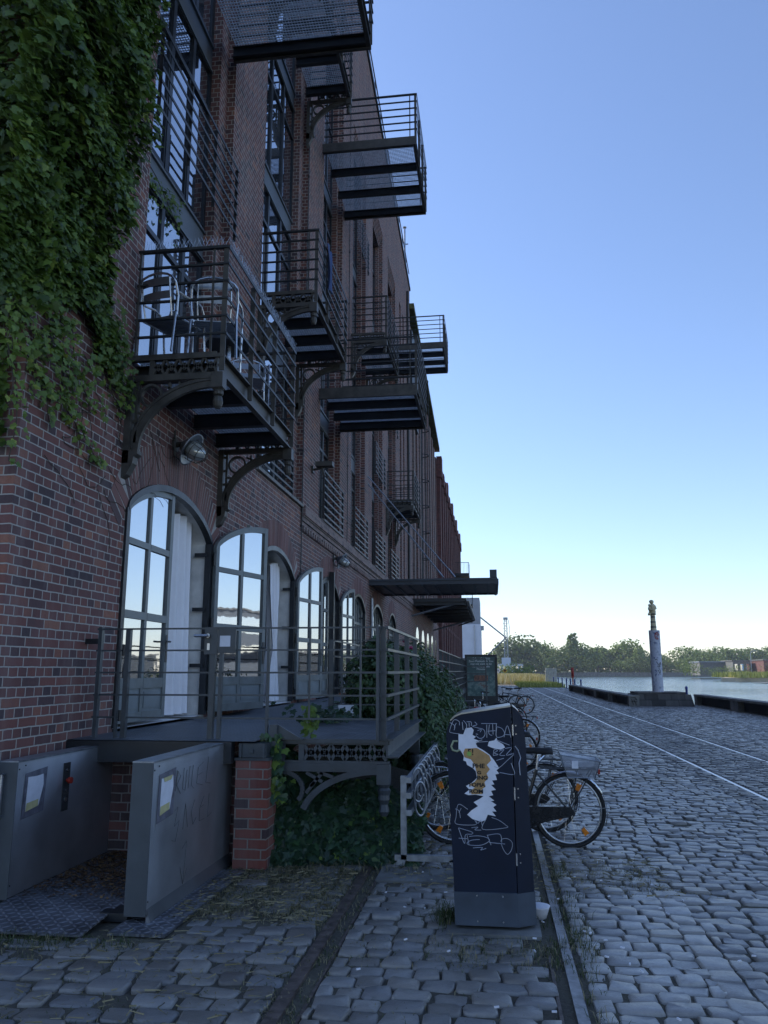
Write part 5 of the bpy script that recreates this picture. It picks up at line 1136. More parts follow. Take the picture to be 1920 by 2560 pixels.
def bicycle(label, paint, loc, ang, basket=False, rack=True, saddle_h=.92, bar_h=1.05, detail=True, lean=0, step=True, bars='swept'):
    """local x: rear wheel at +.57, front wheel at -.57"""
    t = thing('bicycle', label, 'bicycle', (0,0,0), 'bicycles parked along the rack')
    wheel(.57, .2, t, 32 if detail else 16); wheel(-.57, 1.1, t, 32 if detail else 16)
    f = MB(); bb = (.13,0,.29); st_ = (.27,0,.72); hd = (-.36,0,.62); hd2 = (-.32,0,.82)
    f.tube([bb, st_], .0165, 8); f.tube([hd,hd2], .02, 8)
    if step: f.tube([hd,(-.15,0,.42),(.0,0,.31),bb], .02, 8); f.tube([(-.34,0,.74),(-.1,0,.52),(.1,0,.42),(.165,0,.4)], .016, 8)
    else: f.tube([hd,bb], .02, 8); f.tube([hd2,st_], .016, 8)
    for s in (-1,1):
        f.tube([(.13,s*.03,.29),(.57,s*.055,.34)], .0105, 6); f.tube([(.26,s*.02,.7),(.57,s*.055,.34)], .009, 6)
    build(f, 'frame', paint, t)
    f = MB()
    for s in (-1,1): f.tube([(-.39,s*.035,.62),(-.44,s*.05,.52),(-.57,s*.055,.34)], .011, 6)
    f.tube([(-.37,0,.62),(-.385,-.04,.63)],.014,6); f.tube([(-.385,-.045,.635),(-.385,.045,.635)],.014,6); build(f, 'fork', paint, t)
    h = MB(); h.tube([hd2,(-.31,0,bar_h-.03),(-.33,0,bar_h)], .013, 8); hb = build(h, 'handlebar', m_chrome, t)
    h = MB()
    for s in (-1,1):
        if bars == 'swept': h.tube([(-.33,0,bar_h),(-.37,s*.12,bar_h+.03),(-.3,s*.27,bar_h+.03),(-.14,s*.3,bar_h)], .011, 8)
        else: h.tube([(-.33,0,bar_h),(-.33,s*.3,bar_h+.02)], .012, 8)
    build(h, 'grips', m_rubber, hb)
    s = MB()
    prof = [(-.13,.012,.0),(-.1,.025,.01),(0,.045,.012),(.08,.095,.012),(.13,.115,.016),(.16,.1,.012)]
    for x, wd, dz in prof: s.v += [(.27+x,-wd,saddle_h+dz-.025),(.27+x,wd,saddle_h+dz-.025),(.27+x,wd*.7,saddle_h+dz+.02),(.27+x,0,saddle_h+dz+.032),(.27+x,-wd*.7,saddle_h+dz+.02)]
    for i in range(5):
        for k in range(5): s.f.append((i*5+k,i*5+(k+1)%5,i*5+5+(k+1)%5,i*5+5+k))
    s.f += [(4,3,2,1,0),(25,26,27,28,29)]; sd_ = build(s, 'saddle', m_rubber, t, smooth=True)
    s = MB(); s.tube([st_,(.29,0,saddle_h-.03)], .0125, 8)
    for q in (-1,1): s.tube([(.3+q*.0,q*.04,saddle_h-.08),(.36,q*.05,saddle_h-.02)], .012, 8)
    build(s, 'seat_post', m_chrome, sd_)
    for cx, a0, a1, nm in ((.57,-.35,2.6,'rear'),(-.57,.6,2.9,'front')):
        g = MB(); pts = [(cx+.365*math.cos(q),0,.34+.365*math.sin(q)) for q in np.linspace(a0,a1,22)]
        for p, q in zip(pts, pts[1:]): g.bar(p, q, .055, .006, up=(0,1,0)) if False else g.add([(p[0],-.027,p[2]-.006),(p[0],.027,p[2]-.006),(p[0]*1,0,p[2]+.006),(q[0],-.027,q[2]-.006),(q[0],.027,q[2]-.006),(q[0],0,q[2]+.006)], [(0,2,5,3),(2,1,4,5)])
        for sgn in (-1,1):
            q = .1 if cx > 0 else 2.4; g.bar((cx,sgn*.05,.34),(cx+.36*math.cos(q),sgn*.02,.34+.36*math.sin(q)),.004,.004)
        build(g, 'mudguard', m_chrome if basket else paint, t)
    c = MB(); c.prism([(.09,.23),(.14,.20),(.58,.295),(.62,.34),(.58,.385),(.14,.385),(.08,.34)], 'y', -.075, -.05); c.lathe([(.1,-.07),(.1,-.045)], (.13,0,.29), 20, 'y'); build(c, 'chain_case', m_blackpaint, t)
    c = MB()
    for sgn in (-1,1): c.bar((.13,sgn*.07,.29),(.13+sgn*.14,sgn*.1,.29-sgn*.09),.012,.02); c.box(.13+sgn*.14-.045,.13+sgn*.14+.045,min(sgn*.1,sgn*.18),max(sgn*.1,sgn*.18),.29-sgn*.09-.012,.29-sgn*.09+.012)
    build(c, 'crank', m_blackpaint, t)
    if rack:
        c = MB()
        for y in (-.06,0,.06): c.tube([(.3,y,.75),(.42,y,.735),(.85,y,.735)], .006, 6)
        for sgn in (-1,1): c.tube([(.57,sgn*.06,.34),(.66,sgn*.065,.735)], .006, 6); c.tube([(.57,sgn*.06,.34),(.8,sgn*.065,.735)], .006, 6)
        c.box(.7,.75,-.065,.065,.728,.742); build(c, 'luggage_rack', m_steel, t)
        c = MB(); c.box(.86,.88,-.035,.035,.69,.735); build(c, 'rear_light', m_red, t)
    else:
        c = MB(); c.box(.9,.925,-.025,.025,.52,.56); build(c, 'rear_light', m_red, t)
    if basket:
        c = MB(); e = 0
        lo = [(.56,-.11),(.82,-.11),(.82,.11),(.56,.11)]; hi = [(.5,-.16),(.87,-.16),(.87,.16),(.5,.16)]
        L0 = [(x,y,.665) for x, y in lo]; L1 = [(x,y,.885-.06*(x > .6)) for x, y in hi]
        c.v = L0+L1; c.f = [(3,2,1,0)]+[(k,(k+1)%4,4+(k+1)%4,4+k) for k in range(4)]
        mb_, nt, bs = newmat('wire_mesh_basket'); g = N(nt,'ShaderNodeNewGeometry'); ck = N(nt,'ShaderNodeSeparateXYZ'); nt.links.new(g.outputs['Position'], ck.inputs[0])
        a_ = [math_(nt,'LESS_THAN', math_(nt,'FRACT', math_(nt,'MULTIPLY', math_(nt,'ADD', ck.outputs[i], ck.outputs[1]) if i == 0 else ck.outputs[i], 90)), .38) for i in (0,2)]
        bs.inputs['Base Color'].default_value = (.5,.52,.57,1); bs.inputs['Metallic'].default_value = .6; bs.inputs['Roughness'].default_value = .4
        nt.links.new(math_(nt,'MAXIMUM', a_[0], a_[1]), bs.inputs['Alpha'])
        bk = build(c, 'basket', mb_, t)
        c = MB(); c.tube(L1, .007, 6, closed=True); c.tube(L0, .005, 6, closed=True)
        for k in range(4): c.tube([L0[k],L1[k]], .005, 6)
        build(c, 'basket_rim', m_galv, bk)
        c = MB(); c.box(.6,.66,-.168,-.158,.76,.83); build(c, 'tag', m_white, bk)
    c = MB(); c.bar((.45,-.07,.3),(.16,-.1,.19),.018,.018); build(c, 'kickstand', m_blackpaint, t)
    c = MB(); c.lathe([(.0,-.05),(.03,-.045),(.045,0),(.046,.01)], (-.46,0,.74), 14, 'x'); c.bar((-.43,0,.72),(-.38,0,.66),.012,.012); build(c, 'headlight', m_chrome, t)
    t.location = loc; t.rotation_euler = (lean,0,ang); return t
pb = m_blackpaint; psil = M('silver_bike_paint', (.5,.52,.55), .3, .7, .1, 8, .02); pred = M('red_bike_paint', (.35,.02,.02), .3, 0, .1, 8, .02); pblu = M('blue_bike_paint', (.05,.1,.25), .3, 0, .1, 8, .02)
bicycle('black city bicycle with a wire basket over its rear wheel, right behind the bin', pb, (.13,8.36,0), 0, basket=True, saddle_h=.89, bar_h=.98, lean=R(2))
bicycle('dark bicycle without a basket, second in the row behind the bin', pb, (-.05,9.1,0), R(2), saddle_h=.98, bar_h=1.05, lean=R(-2), bars='swept')
bicycle('dark bicycle with flat handlebar, third in the row from the bin', pblu, (-.2,14.2,0), R(5), rack=False, saddle_h=.9, bar_h=1.02, step=False, bars='flat', detail=False)
bicycle('silver bicycle with white saddle bag, beside the hedge and below the poster display', psil, (.02,17.5,0), R(-4), saddle_h=.92, bar_h=1.03, detail=False)
bicycle('red framed bicycle lodged in the middle of the row below the poster display', pred, (-.15,19.8,0), R(4), saddle_h=.88, bar_h=1.0, detail=False, step=False, bars='flat')
bicycle('dark bicycle with swept handlebar, just in front of the poster display', pb, (.0,23.5,0), R(-3), saddle_h=.95, bar_h=1.06, detail=False)
bicycle('black bicycle with high saddle and visible rear wheel, right of the poster display', pb, (.68,33.0,0), R(3), saddle_h=.98, bar_h=1.0, detail=False, step=False)
bicycle('dark bicycle parked tight behind the high-saddle one, right of the poster', pb, (.35,34.2,0), R(-3), saddle_h=.93, bar_h=1.02, detail=False)

# ------------------------------------------------------------------ poster display
pd = thing('poster_display', 'free-standing dark framed poster display behind the parked bicycles', 'poster display', (-.44,30,0))
b = MB(); b.box(-1.03,-.95,29.92,30.08,.5,2.27); b.box(.07,.15,29.92,30.08,.5,2.27); b.box(-.949,.069,29.92,30.08,2.19,2.27); b.box(-.949,.069,29.92,30.08,.5,.78); build(b, 'frame', m_steel, pd)
b = MB(); b.box(-.85,-.65,29.94,30.06,0,.5); b.box(-.2,0,29.94,30.06,0,.5); build(b, 'leg', m_steel, pd)
def poster_mat():
    m, nt, b = newmat('art_poster'); L = nt.links.new; g = N(nt,'ShaderNodeNewGeometry')
    n = N(nt,'ShaderNodeTexNoise', Scale=3.2, Detail=6, Roughness=.7); L(g.outputs['Position'], n.inputs['Vector']); sx = N(nt,'ShaderNodeSeparateXYZ'); L(g.outputs['Position'], sx.inputs[0])
    c = ramp(nt, [(.3,(.02,.05,.05)),(.45,(.06,.13,.13)),(.58,(.2,.28,.26)),(.66,(.16,.06,.04)),(.75,(.3,.33,.3))], n.outputs[0])
    up = ramp(nt, [(0,(0,0,0)),(1,(1,1,1))], math_(nt,'MULTIPLY', math_(nt,'SUBTRACT', sx.outputs[2], 1.45), 4, True))
    L(mixc(nt, up.outputs[0], c.outputs[0], (.045,.1,.1)), b.inputs['Base Color']); b.inputs['Roughness'].default_value = .35; return m
b = MB(); b.quad((-.95,29.95,.78),(.07,29.95,.78),(.07,29.95,2.19),(-.95,29.95,2.19)); po = build(b, 'poster', poster_mat(), pd)
mt_ = M('poster_white_text', (.8,.83,.83), .6, 0, .05, 9, 0)
for i, s in enumerate(('13.9. – 18.1.2026','Zauri Matikashvili: You','may not want to be','here, Kunsthalle','Münster')): text(s, (-.44,29.945,2.09-.095*i), .07, mt_, po, align='CENTER')
b = MB(); b.box(-.7,-.2,29.944,29.947,1.32,1.52); build(b, 'picture', M('food_picture', (.22,.1,.06), .5, 0, .8, 14, 0, c2=(.05,.03,.03)), po)
# ------------------------------------------------------------------ canopies, ladder, far buildings
cn = thing('entrance_canopy', 'flat dark steel canopy cantilevered over the far arched windows', 'canopy', (-2,25,4.5))
b = MB(); b.box(WX,.12,24.88,24.98,4.35,4.53); b.box(WX,.13,24.84,24.88,4.47,4.53); build(b, 'beam', m_canopy, cn); b = MB(); b.box(WX,.12,28.6,28.7,4.35,4.53); build(b, 'beam', m_canopy, cn)
b = MB(); b.box(WX,.12,24.98,28.6,4.4,4.5); build(b, 'roof_slab', m_dark, cn)
b = MB(); b.box(.12,.2,24.86,28.7,4.33,4.545); build(b, 'fascia', m_canopy, cn)
for k in range(9):
    b = MB(); b.box(-3.5+.42*k,-3.44+.42*k,24.98,28.6,4.345,4.4); build(b, 'purlin', m_canopy, cn)
b = MB(); b.box(.2,.24,24.86,28.7,4.36,4.5); build(b, 'fascia', m_canopy, cn)
b = MB(); b.box(-.03,.19,24.9,24.98,4.546,4.79); build(b, 'end_plate', m_canopy, cn)
for z0, x1 in ((7.85,-1.13),(7.6,-1.5)):
    b = MB(); b.tube([(WX,24.6,z0),(x1,25.2,4.62)], .02, 6); b.tube([(x1-.2,25.15,4.86),(x1,25.2,4.6)], .035, 6); build(b, 'tie_rod', m_galv, cn)
c2 = thing('entrance_canopy', 'second dark canopy farther along, held by a slanting grey strut', 'canopy', (-2.5,45,5))
b = MB(); b.box(WX,-1.2,38.4,53,4.95,5.12); build(b, 'roof_slab', m_dark, c2)
b = MB(); b.tube([(-1.12,38.3,5.02),(-1.12,53.2,5.02)], .07, 8); build(b, 'gutter', m_galv, c2)
for y in (38.6,52.8):
    b = MB(); b.tube([(WX,y,4.3),(-1.3,y,4.98)], .05, 8); build(b, 'strut', m_galv, c2)
b = MB(); b.tube([(-1.12,53,4.95),(-2.2,53,4.6)], .05, 6); build(b, 'drain_pipe', m_dark, c2)
for k in range(7):
    b = MB(); b.box(WX,-1.25,38.5+2.4*k,38.62+2.4*k,4.8,4.949); build(b, 'joist', m_steel, c2)
# section with pilasters
sc = thing('brick_warehouse', 'lower dark warehouse wing with closely spaced pilasters and a mossy eave', 'warehouse', (WX,48,0))
b = MB(); zt = lambda y: 20.2-(y-38.5)*.11
b.add([(WX-.5,38.52,0),(WX-.5,58,0),(-16,58,0),(-16,38.52,0),(WX-.5,38.52,zt(38.5)),(WX-.5,58,zt(58)),(-16,58,zt(58)),(-16,38.52,zt(38.5))], [(0,1,5,4),(1,2,6,5),(2,3,7,6),(3,0,4,7),(4,5,6,7)]); build(b, 'wall', m_brick_dark, sc)
for k in range(11):
    y = 38.7+k*1.9; b = MB(); b.box(WX-.5,WX-.02,y,y+.75,4.9,zt(y)-.6); build(b, 'pilaster', m_brick_c if k % 2 else m_brick, sc)
for k in range(10):
    y = 39.45+k*1.9; b = MB()
    for z in (5.4,8.8,12.2): b.box(WX-.49,WX-.42,y+.2,y+.95,z,z+2.4)
    build(b, 'window', m_glass, sc)
b = MB(); b.box(WX-.5,WX+.0,38.53,58,0,4.88); build(b, 'ground_floor_wall', m_brick, sc)
for k in range(5):
    y = 40.5+k*3.4; b = MB(); b.prism([(y,1.7),(y+1.6,1.7)]+[(y+.8+.8*math.cos(t),3.3+.6*math.sin(t)) for t in np.linspace(0,math.pi,9)], 'x', WX-.05, WX+.012); build(b, 'arched_window', m_glass, sc)
m_moss = M('mossy_roof_edge', (.12,.13,.06), .85, 0, .4, 3, .3)
b = MB(); b.add([(WX-.5,38.3,zt(38.3)),(WX+.25,38.3,zt(38.3)),(WX+.25,58.3,zt(58.3)),(WX-.5,58.3,zt(58.3)),(WX-.5,38.3,zt(38.3)+.3),(WX+.25,38.3,zt(38.3)+.3),(WX+.25,58.3,zt(58.3)+.3),(WX-.5,58.3,zt(58.3)+.3)], [(3,2,1,0),(4,5,6,7),(0,1,5,4),(1,2,6,5),(2,3,7,6)]); build(b, 'eave', m_moss, sc)
b = MB(); b.box(WX-.45,WX+.1,38.6,42,14.5,19.2); build(b, 'attic_cladding', m_steel, sc)
mst = MB(); mst.tube([(-4.3,40.5,19.5),(-4.3,40.5,26.2)], .05, 8); mst.lathe([(.1,0),(.12,.05)], (-4.3,40.5,26.2), 8); mst.bar((-4.3,40.5,25.2),(-4.1,40.5,25.2),.05,.05); tag(build(mst, 'roof_mast', m_galv, org=(-4.3,40.5,19.5)), 'thin tall pole rising from the end of the roof into the sky', 'mast')
ld = thing('fire_ladder', 'dark caged fire ladder climbing the pilastered wing above the canopies', 'ladder', (-3.4,41,4.6))
b = MB()
for dx in (-.2,.2): b.tube([(-3.5,41+dx,4.6),(-3.5,41+dx,18)], .03, 6)
for z in np.arange(4.9,18,.3): b.bar((-3.5,40.8,z),(-3.5,41.2,z),.02,.02)
build(b, 'ladder_rails', m_steel, ld)
for z in np.arange(6,17.5,1.4):
    b = MB(); b.tube([(-3.5+.7*math.sin(t)*.55+.0,41-.36*math.cos(t),z) for t in np.linspace(0,math.pi,12)], .025, 6); build(b, 'cage_hoop', m_steel, ld)
b = MB()
for t in (.5,1.57,2.6): b.bar((-3.5+.385*math.sin(t),41-.36*math.cos(t),6),(-3.5+.385*math.sin(t),41-.36*math.cos(t),17.2),.03,.015)
build(b, 'cage_strips', m_steel, ld)
# red warehouse
rw2 = thing('brick_warehouse', 'bright red brick warehouse with stepped cornice at the end of the row', 'warehouse', (WX,75,0))
b = MB(); b.box(-16,WX,58.02,97,0,16.6); build(b, 'wall', m_brick_red, rw2)
for k in range(14):
    y = 58.1+k*2.9; b = MB(); b.box(WX+.002,WX+.28,y,y+.8,.5,16.4); b.box(WX+.002,WX+.4,y-.15,y+.95,16.0,17.6 if k % 3 == 0 else 16.95); build(b, 'pilaster', m_brick_red, rw2)
    if k < 13:
        b = MB()
        for z in (1.2,5.6,9.2,12.6): b.box(WX-.05,WX+.02,y+1.1,y+2.5,z,z+2.3)
        build(b, 'window', m_glass, rw2)
b = MB(); b.box(WX,WX+.35,58.0,97.1,16.62,16.95); b.box(WX,WX+.22,58.0,97.1,5.0,5.25); build(b, 'cornice', m_brick_red, rw2)
for y, z in ((79.5,11.3),(92,9.2)):
    t = thing('balcony', 'small balcony on the red warehouse, %s' % ('the higher of two against the sky' if z > 10 else 'the lower of two just above the canopy'), 'balcony', (WX,y,z), 'balconies on the red warehouse')
    b = MB(); b.box(WX+.3,WX+1.7,y,y+2.6,z-.25,z); build(b, 'deck', m_steel, t)
    b = MB(); b.box(WX+.3,WX+.9,y+.3,y+.5,z-.7,z-.25); b.box(WX+.3,WX+.9,y+2.1,y+2.3,z-.7,z-.25); build(b, 'bracket', m_steel, t)
    b = MB()
    for u in np.arange(.3,1.75,.14): b.box(WX+u,WX+u+.025,y,y+.025,z,z+1.05)
    for v in np.arange(0,2.6,.14): b.box(WX+1.66,WX+1.69,y+v,y+v+.025,z,z+1.05)
    b.box(WX+.3,WX+1.7,y,y+.03,z+1.05,z+1.1); b.box(WX+1.66,WX+1.7,y,y+2.6,z+1.05,z+1.1); build(b, 'railing', m_steel, t)
# white silo and conveyor
m_silo = M('white_silo_wall', (.62,.66,.74), .7, 0, .06, .6, .02); m_silo2 = M('grey_silo_head', (.25,.28,.33), .6, 0, .1, .6, .02)
sl2 = thing('silo', 'tall white silo tower with a grey top behind the end of the warehouses', 'silo', (-9,190,0))
b = MB(); b.box(-16,-2.6,185,200,-.2,12.2); build(b, 'tower', m_silo, sl2)
b = MB(); b.box(-16,-2.75,185.1,200,12.2,18.3); build(b, 'head', m_silo2, sl2)
b = MB(); b.tube([(-4.0,184.8,0),(-4.0,184.8,12)], .12, 6); b.box(-2.6,-1.9,188,190,11,12); build(b, 'pipe', m_galv, sl2)
for z in (7.6,5.0):
    for x in (-14.4,-12.6,-10.6):
        b = MB(); b.box(x,x+1.0,184.93,185.05,z,z+1.1); build(b, 'window', m_glass, sl2)
cv = thing('loading_crane', 'lattice mast with slanting conveyor pipes beside the white silo', 'crane', (3.0,185,0))
b = MB()
for dx, dy in ((0,0),(.9,0),(0,.9),(.9,.9)): b.bar((2.6+dx,185+dy,3),(2.8+dx*.6,185.2+dy*.6,13.5),.16,.16)
for z in np.arange(3.5,13,1.1):
    b.bar((2.6,185,z),(3.5,185,z+1.1),.08,.08); b.bar((3.5,185,z),(2.6,185,z+1.1),.08,.08); b.bar((2.6,185,z),(3.5,185,z),.08,.08)
b.box(2.6,3.6,184.9,186,13.2,13.7); b.tube([(3.7,185,13.2),(4.0,185,11),(3.7,185,9)], .06, 5); build(b, 'mast', m_galv, cv)
for p, q in (((-2.6,186,13.8),(3.2,185.2,9.0)),((-2.2,186,4.2),(3.2,185.2,9.2))):
    b = MB(); b.tube([p,q], .16, 8); build(b, 'conveyor_pipe', m_galv, cv)
b = MB(); b.box(2.0,4.0,184.6,186.4,2.6,4.6); b.box(3.2,3.7,184.7,185,0,2.6); build(b, 'cabin', m_silo, cv)
# ------------------------------------------------------------------ quay furniture
m_benchc = M('old_concrete_bench', (.2,.19,.17), .85, 0, .4, 1.6, .4); m_bdark = M('bench_boards', (.035,.035,.035), .8, 0, .3, 3, .3)
def qbench(x0, y0, y1, label, h=.52, d=.5, grp='concrete benches along the quay edge'):
    t = thing('quay_bench', label, 'bench', (x0,y0,0), grp)
    b = MB(); b.box(x0-.02,x0+d,y0,y1,h-.09,h); build(b, 'seat', m_benchc, t)
    for y in (y0,y1-.5):
        b = MB(); b.box(x0,x0+d-.02,y+.01,y+.49,0,h-.091); build(b, 'support', m_benchc, t)
    b = MB(); b.box(x0+.25,x0+d-.05,y0+.5,y1-.5,.02,h-.1); build(b, 'back_board', m_bdark, t)
    return t
for i, (a, b_) in enumerate(((40.0,46.2),(46.3,52.6),(52.7,59.3),(59.4,70.5))):
    q = qbench(6.32 if i else 6.38, a, b_, ('concrete quay bench whose end face carries a black graffiti tag, left of the column','concrete quay bench, second from the graffiti column toward the red post','concrete quay bench, third from the graffiti column toward the red post','long concrete quay bench farthest from the column, ending beside the red post')[i])
    if i == 0:
        b = MB()
        for s in ([(.08,.42),(.3,.44),(.2,.3),(.36,.36)],[(.12,.36),(.2,.1)],[(.24,.3),(.34,.08)],[(.1,.24),(.38,.26),(.3,.16)],[(.3,.42),(.38,.3)]): b.tube([(6.38+u,39.992,z) for u, z in s], .012, 4)
        build(b, 'graffiti', m_ink, q)
for i, (a, b_) in enumerate(((36.0,42.7),(29.3,35.9),(22.6,29.2),(15.8,22.5))):
    qbench(10.0, a, b_, ('concrete quay bench just right of the column base','concrete quay bench at the right edge, second from the column','concrete quay bench nearer the camera on the right quay edge','concrete quay bench closest to the camera on the right quay edge')[i])
cm = thing('graffiti_column', 'graffiti-covered column carrying a cream standing figure on a stone block base', 'monument', (7.95,41,0))
m_basalt = brick_mat('stone_block_base', [(0,(.05,.047,.042)),(.5,(.09,.085,.078)),(1,(.15,.14,.125))], (.045,.042,.038), bw=.62, rh=.3, squash=1, ms=.012, dirt=.4, bumpd=.03)
b = MB(); b.add([(6.85,40.5,0),(9.5,40.5,0),(9.5,43,0),(6.85,43,0),(6.8,40.55,.56),(9.36,40.55,.56),(9.36,42.9,.56),(6.8,42.9,.56)], [(0,1,5,4),(1,2,6,5),(2,3,7,6),(3,0,4,7),(4,5,6,7)]); b.box(6.9,9.15,40.6,42.8,.565,.67); build(b, 'stone_base', m_basalt, cm)
def col_mat():
    m, nt, b = newmat('sticker_and_graffiti_column'); L = nt.links.new; g = N(nt,'ShaderNodeNewGeometry')
    v = N(nt,'ShaderNodeTexVoronoi', Scale=4.5); L(g.outputs['Position'], v.inputs['Vector']); n = N(nt,'ShaderNodeTexNoise', Scale=5, Detail=6, Roughness=.75); L(g.outputs['Position'], n.inputs['Vector'])
    c = ramp(nt, [(.36,(.08,.1,.2)),(.43,(.36,.39,.47)),(.49,(.62,.63,.66)),(.53,(.4,.43,.55)),(.58,(.68,.68,.7)),(.64,(.12,.15,.3))], n.outputs[0])
    s = math_(nt,'GREATER_THAN', N(nt,'ShaderNodeSeparateColor').outputs[0], .5); sp = [q for q in nt.nodes if q.type == 'SEPARATE_COLOR'][0]; L(v.outputs['Color'], sp.inputs[0])
    k = math_(nt,'MULTIPLY', math_(nt,'GREATER_THAN', sp.outputs[0], .72), math_(nt,'LESS_THAN', v.outputs['Distance'], .13))
    L(mixc(nt, k, c.outputs[0], v.outputs['Color']), b.inputs['Base Color']); b.inputs['Roughness'].default_value = .75
    L(mixc(nt, math_(nt,'MULTIPLY',k,.75), c.outputs[0], mixc(nt, sp.outputs[1], (.55,.57,.62), (.07,.09,.2))), b.inputs['Base Color']); return m
CX, CY = 7.94, 41.0
b = MB(); b.lathe([(.262,.67),(.262,3.64)], (CX,CY,0), 28); cl_ = build(b, 'shaft', col_mat(), cm, smooth=False)
b = MB()
for s in ([(-.1,2.2),(-.02,2.24),(.02,2.18)],[(-.04,2.12),(.05,1.98),(.0,1.86),(.12,1.9)],[(.12,2.06),(.06,1.8),(.14,1.66),(.1,1.58)],[(.02,1.72),(.12,1.5)],[(.16,2.1),(.17,1.94)]):
    b.tube([(CX+u, CY-math.sqrt(.266**2-u*u), z) for u, z in s], .014, 4)
build(b, 'tag', m_ink, cl_)
b = MB()
for s in ([(.0+.11*math.cos(t)*.9+.07, 3.36+.16*math.sin(t)) for t in np.linspace(.3,5.2,14)],[(.02,3.45),(.12,3.4),(.05,3.3),(.13,3.22)]): b.tube([(CX+u, CY-math.sqrt(max(.01,.266**2-u*u)), z) for u, z in s], .022, 5)
build(b, 'red_emblem', m_red, cl_)
b = MB(); b.add([(CX-.17,CY-.205,1.1),(CX-.02,CY-.2635,1.1),(CX-.02,CY-.2635,1.5),(CX-.17,CY-.205,1.5)], [(0,1,2,3)]); build(b, 'sticker', m_white, cl_)
m_cream = M('cream_figure', (.62,.54,.33), .7, 0, .25, 5, .2); m_drk = M('grey_figure_paint', (.2,.19,.15), .7, 0, .3, 5, .2)  # cream tone shared by figure and plinth, grey for stripes and hood
pl_ = [(.15,3.64),(.146,3.7),(.138,3.8),(.13,3.95),(.122,4.1),(.115,4.25),(.108,4.4)]
b = MB(); b.lathe(pl_, (CX-.02,CY,0), 16); pz = build(b, 'striped_plinth', m_cream, cm, smooth=True)
b = MB()
for z in (3.8,4.05,4.3): b.lathe([(.142-(z-3.8)*.052,-.05),(.143-(z-3.8)*.052,0),(.14-(z-3.8)*.052,.05)], (CX-.02,CY,z), 16)
build(b, 'stripes', m_drk, pz)
b = MB(); o_ = CX-.02                                  # standing robed figure carrying a child on its left side
for prof, dx, dy in (([(.07,4.39),(.1,4.44),(.115,4.55),(.105,4.65),(.125,4.78),(.12,4.86),(.07,4.92),(.04,4.95)],.02,0),): b.lathe(prof, (o_+dx,CY,0), 14)
b.lathe([(.03,4.93),(.045,4.95),(.075,4.98),(.088,5.04),(.075,5.1),(.03,5.13)], (o_-.01,CY,0), 14)
b.lathe([(.02,4.6),(.055,4.63),(.07,4.7),(.05,4.8),(.03,4.82),(.055,4.85),(.05,4.91),(.02,4.94)], (o_-.1,CY-.03,0), 12)
b.tube([(o_+.11,CY-.02,4.84),(o_+.13,CY-.08,4.7),(o_+.0,CY-.13,4.64),(o_-.1,CY-.1,4.64)], .035, 8); b.tube([(o_-.1,CY-.02,4.62),(o_-.12,CY-.05,4.52),(o_-.12,CY-.03,4.42)], .035, 8); b.box(o_-.17,o_-.08,CY-.1,CY+.05,4.38,4.48)
b.v = [(CX+(v[0]-CX)*1.25, CY+(v[1]-CY)*1.25, v[2]) for v in b.v]; build(b, 'figure', m_cream, cm, smooth=True)
b = MB(); b.lathe([(.076,5.03),(.092,5.05),(.08,5.11),(.03,5.145)], (o_-.01,CY+.01,0), 14); b.lathe([(.108,4.4),(.118,4.45),(.1,4.48)], (o_+.02,CY,0), 14); b.v = [(CX+(v[0]-CX)*1.25, CY+(v[1]-CY)*1.25, v[2]) for v in b.v]; build(b, 'hood', m_drk, cm, smooth=True)
# mooring posts, life buoy, fence panel, signs
for i, (x, y, h) in enumerate(((7.0,72,.95),(7.0,76,.95),(7.0,80,.95),(7.0,85,.95),(7.0,90,.95),(7.0,97,.95),(7.1,68,.95),(9.95,44.0,.85))):
    b = MB(); b.lathe([(.06,-.05),(.06,h-.1),(.07,h-.08),(.07,h),(.03,h+.04)], (x,y,0), 10)
    tag(build(b, 'quay_post', m_blue, smooth=True, org=(x,y,0)), ('blue post with rounded cap beside the right corner of the column base' if i == 7 else 'thin blue post at the water edge beyond the red life buoy post'), 'post', 'blue posts along the water' if i < 7 else None)
lb = thing('life_buoy_post', 'red life buoy post standing at the far end of the quay benches', 'life buoy', (6.75,71,0))
b = MB(); b.box(6.7,6.8,70.97,71.03,0,1.9); build(b, 'post', m_red, lb)
b = MB(); b.tube([(6.72+.0*math.cos(t),70.9+.28*math.cos(t),1.55+.28*math.sin(t)) for t in np.linspace(0,6.28,20)[:-1]], .07, 8, closed=True); b.box(6.62,6.85,70.8,70.95,1.1,1.95); build(b, 'buoy', m_red, lb)
m_fence = M('pale_fence_panel', (.5,.5,.46), .8, 0, .15, 3, .1)
b = MB()
for k in range(7): b.box(6.3+.19*k,6.45+.19*k,99.95,100.05,.2,2.0)
b.box(6.3,7.6,100.06,100.1,.5,.6); b.box(6.3,7.6,100.06,100.1,1.6,1.7); b.box(6.28,6.36,100.1,100.2,-.2,2.05); b.box(7.55,7.62,100.1,100.2,-.2,2.05)
tag(build(b, 'fence_panel', m_fence, org=(6.9,100,0)), 'pale slatted fence panel at the end of the quay by the water', 'fence')
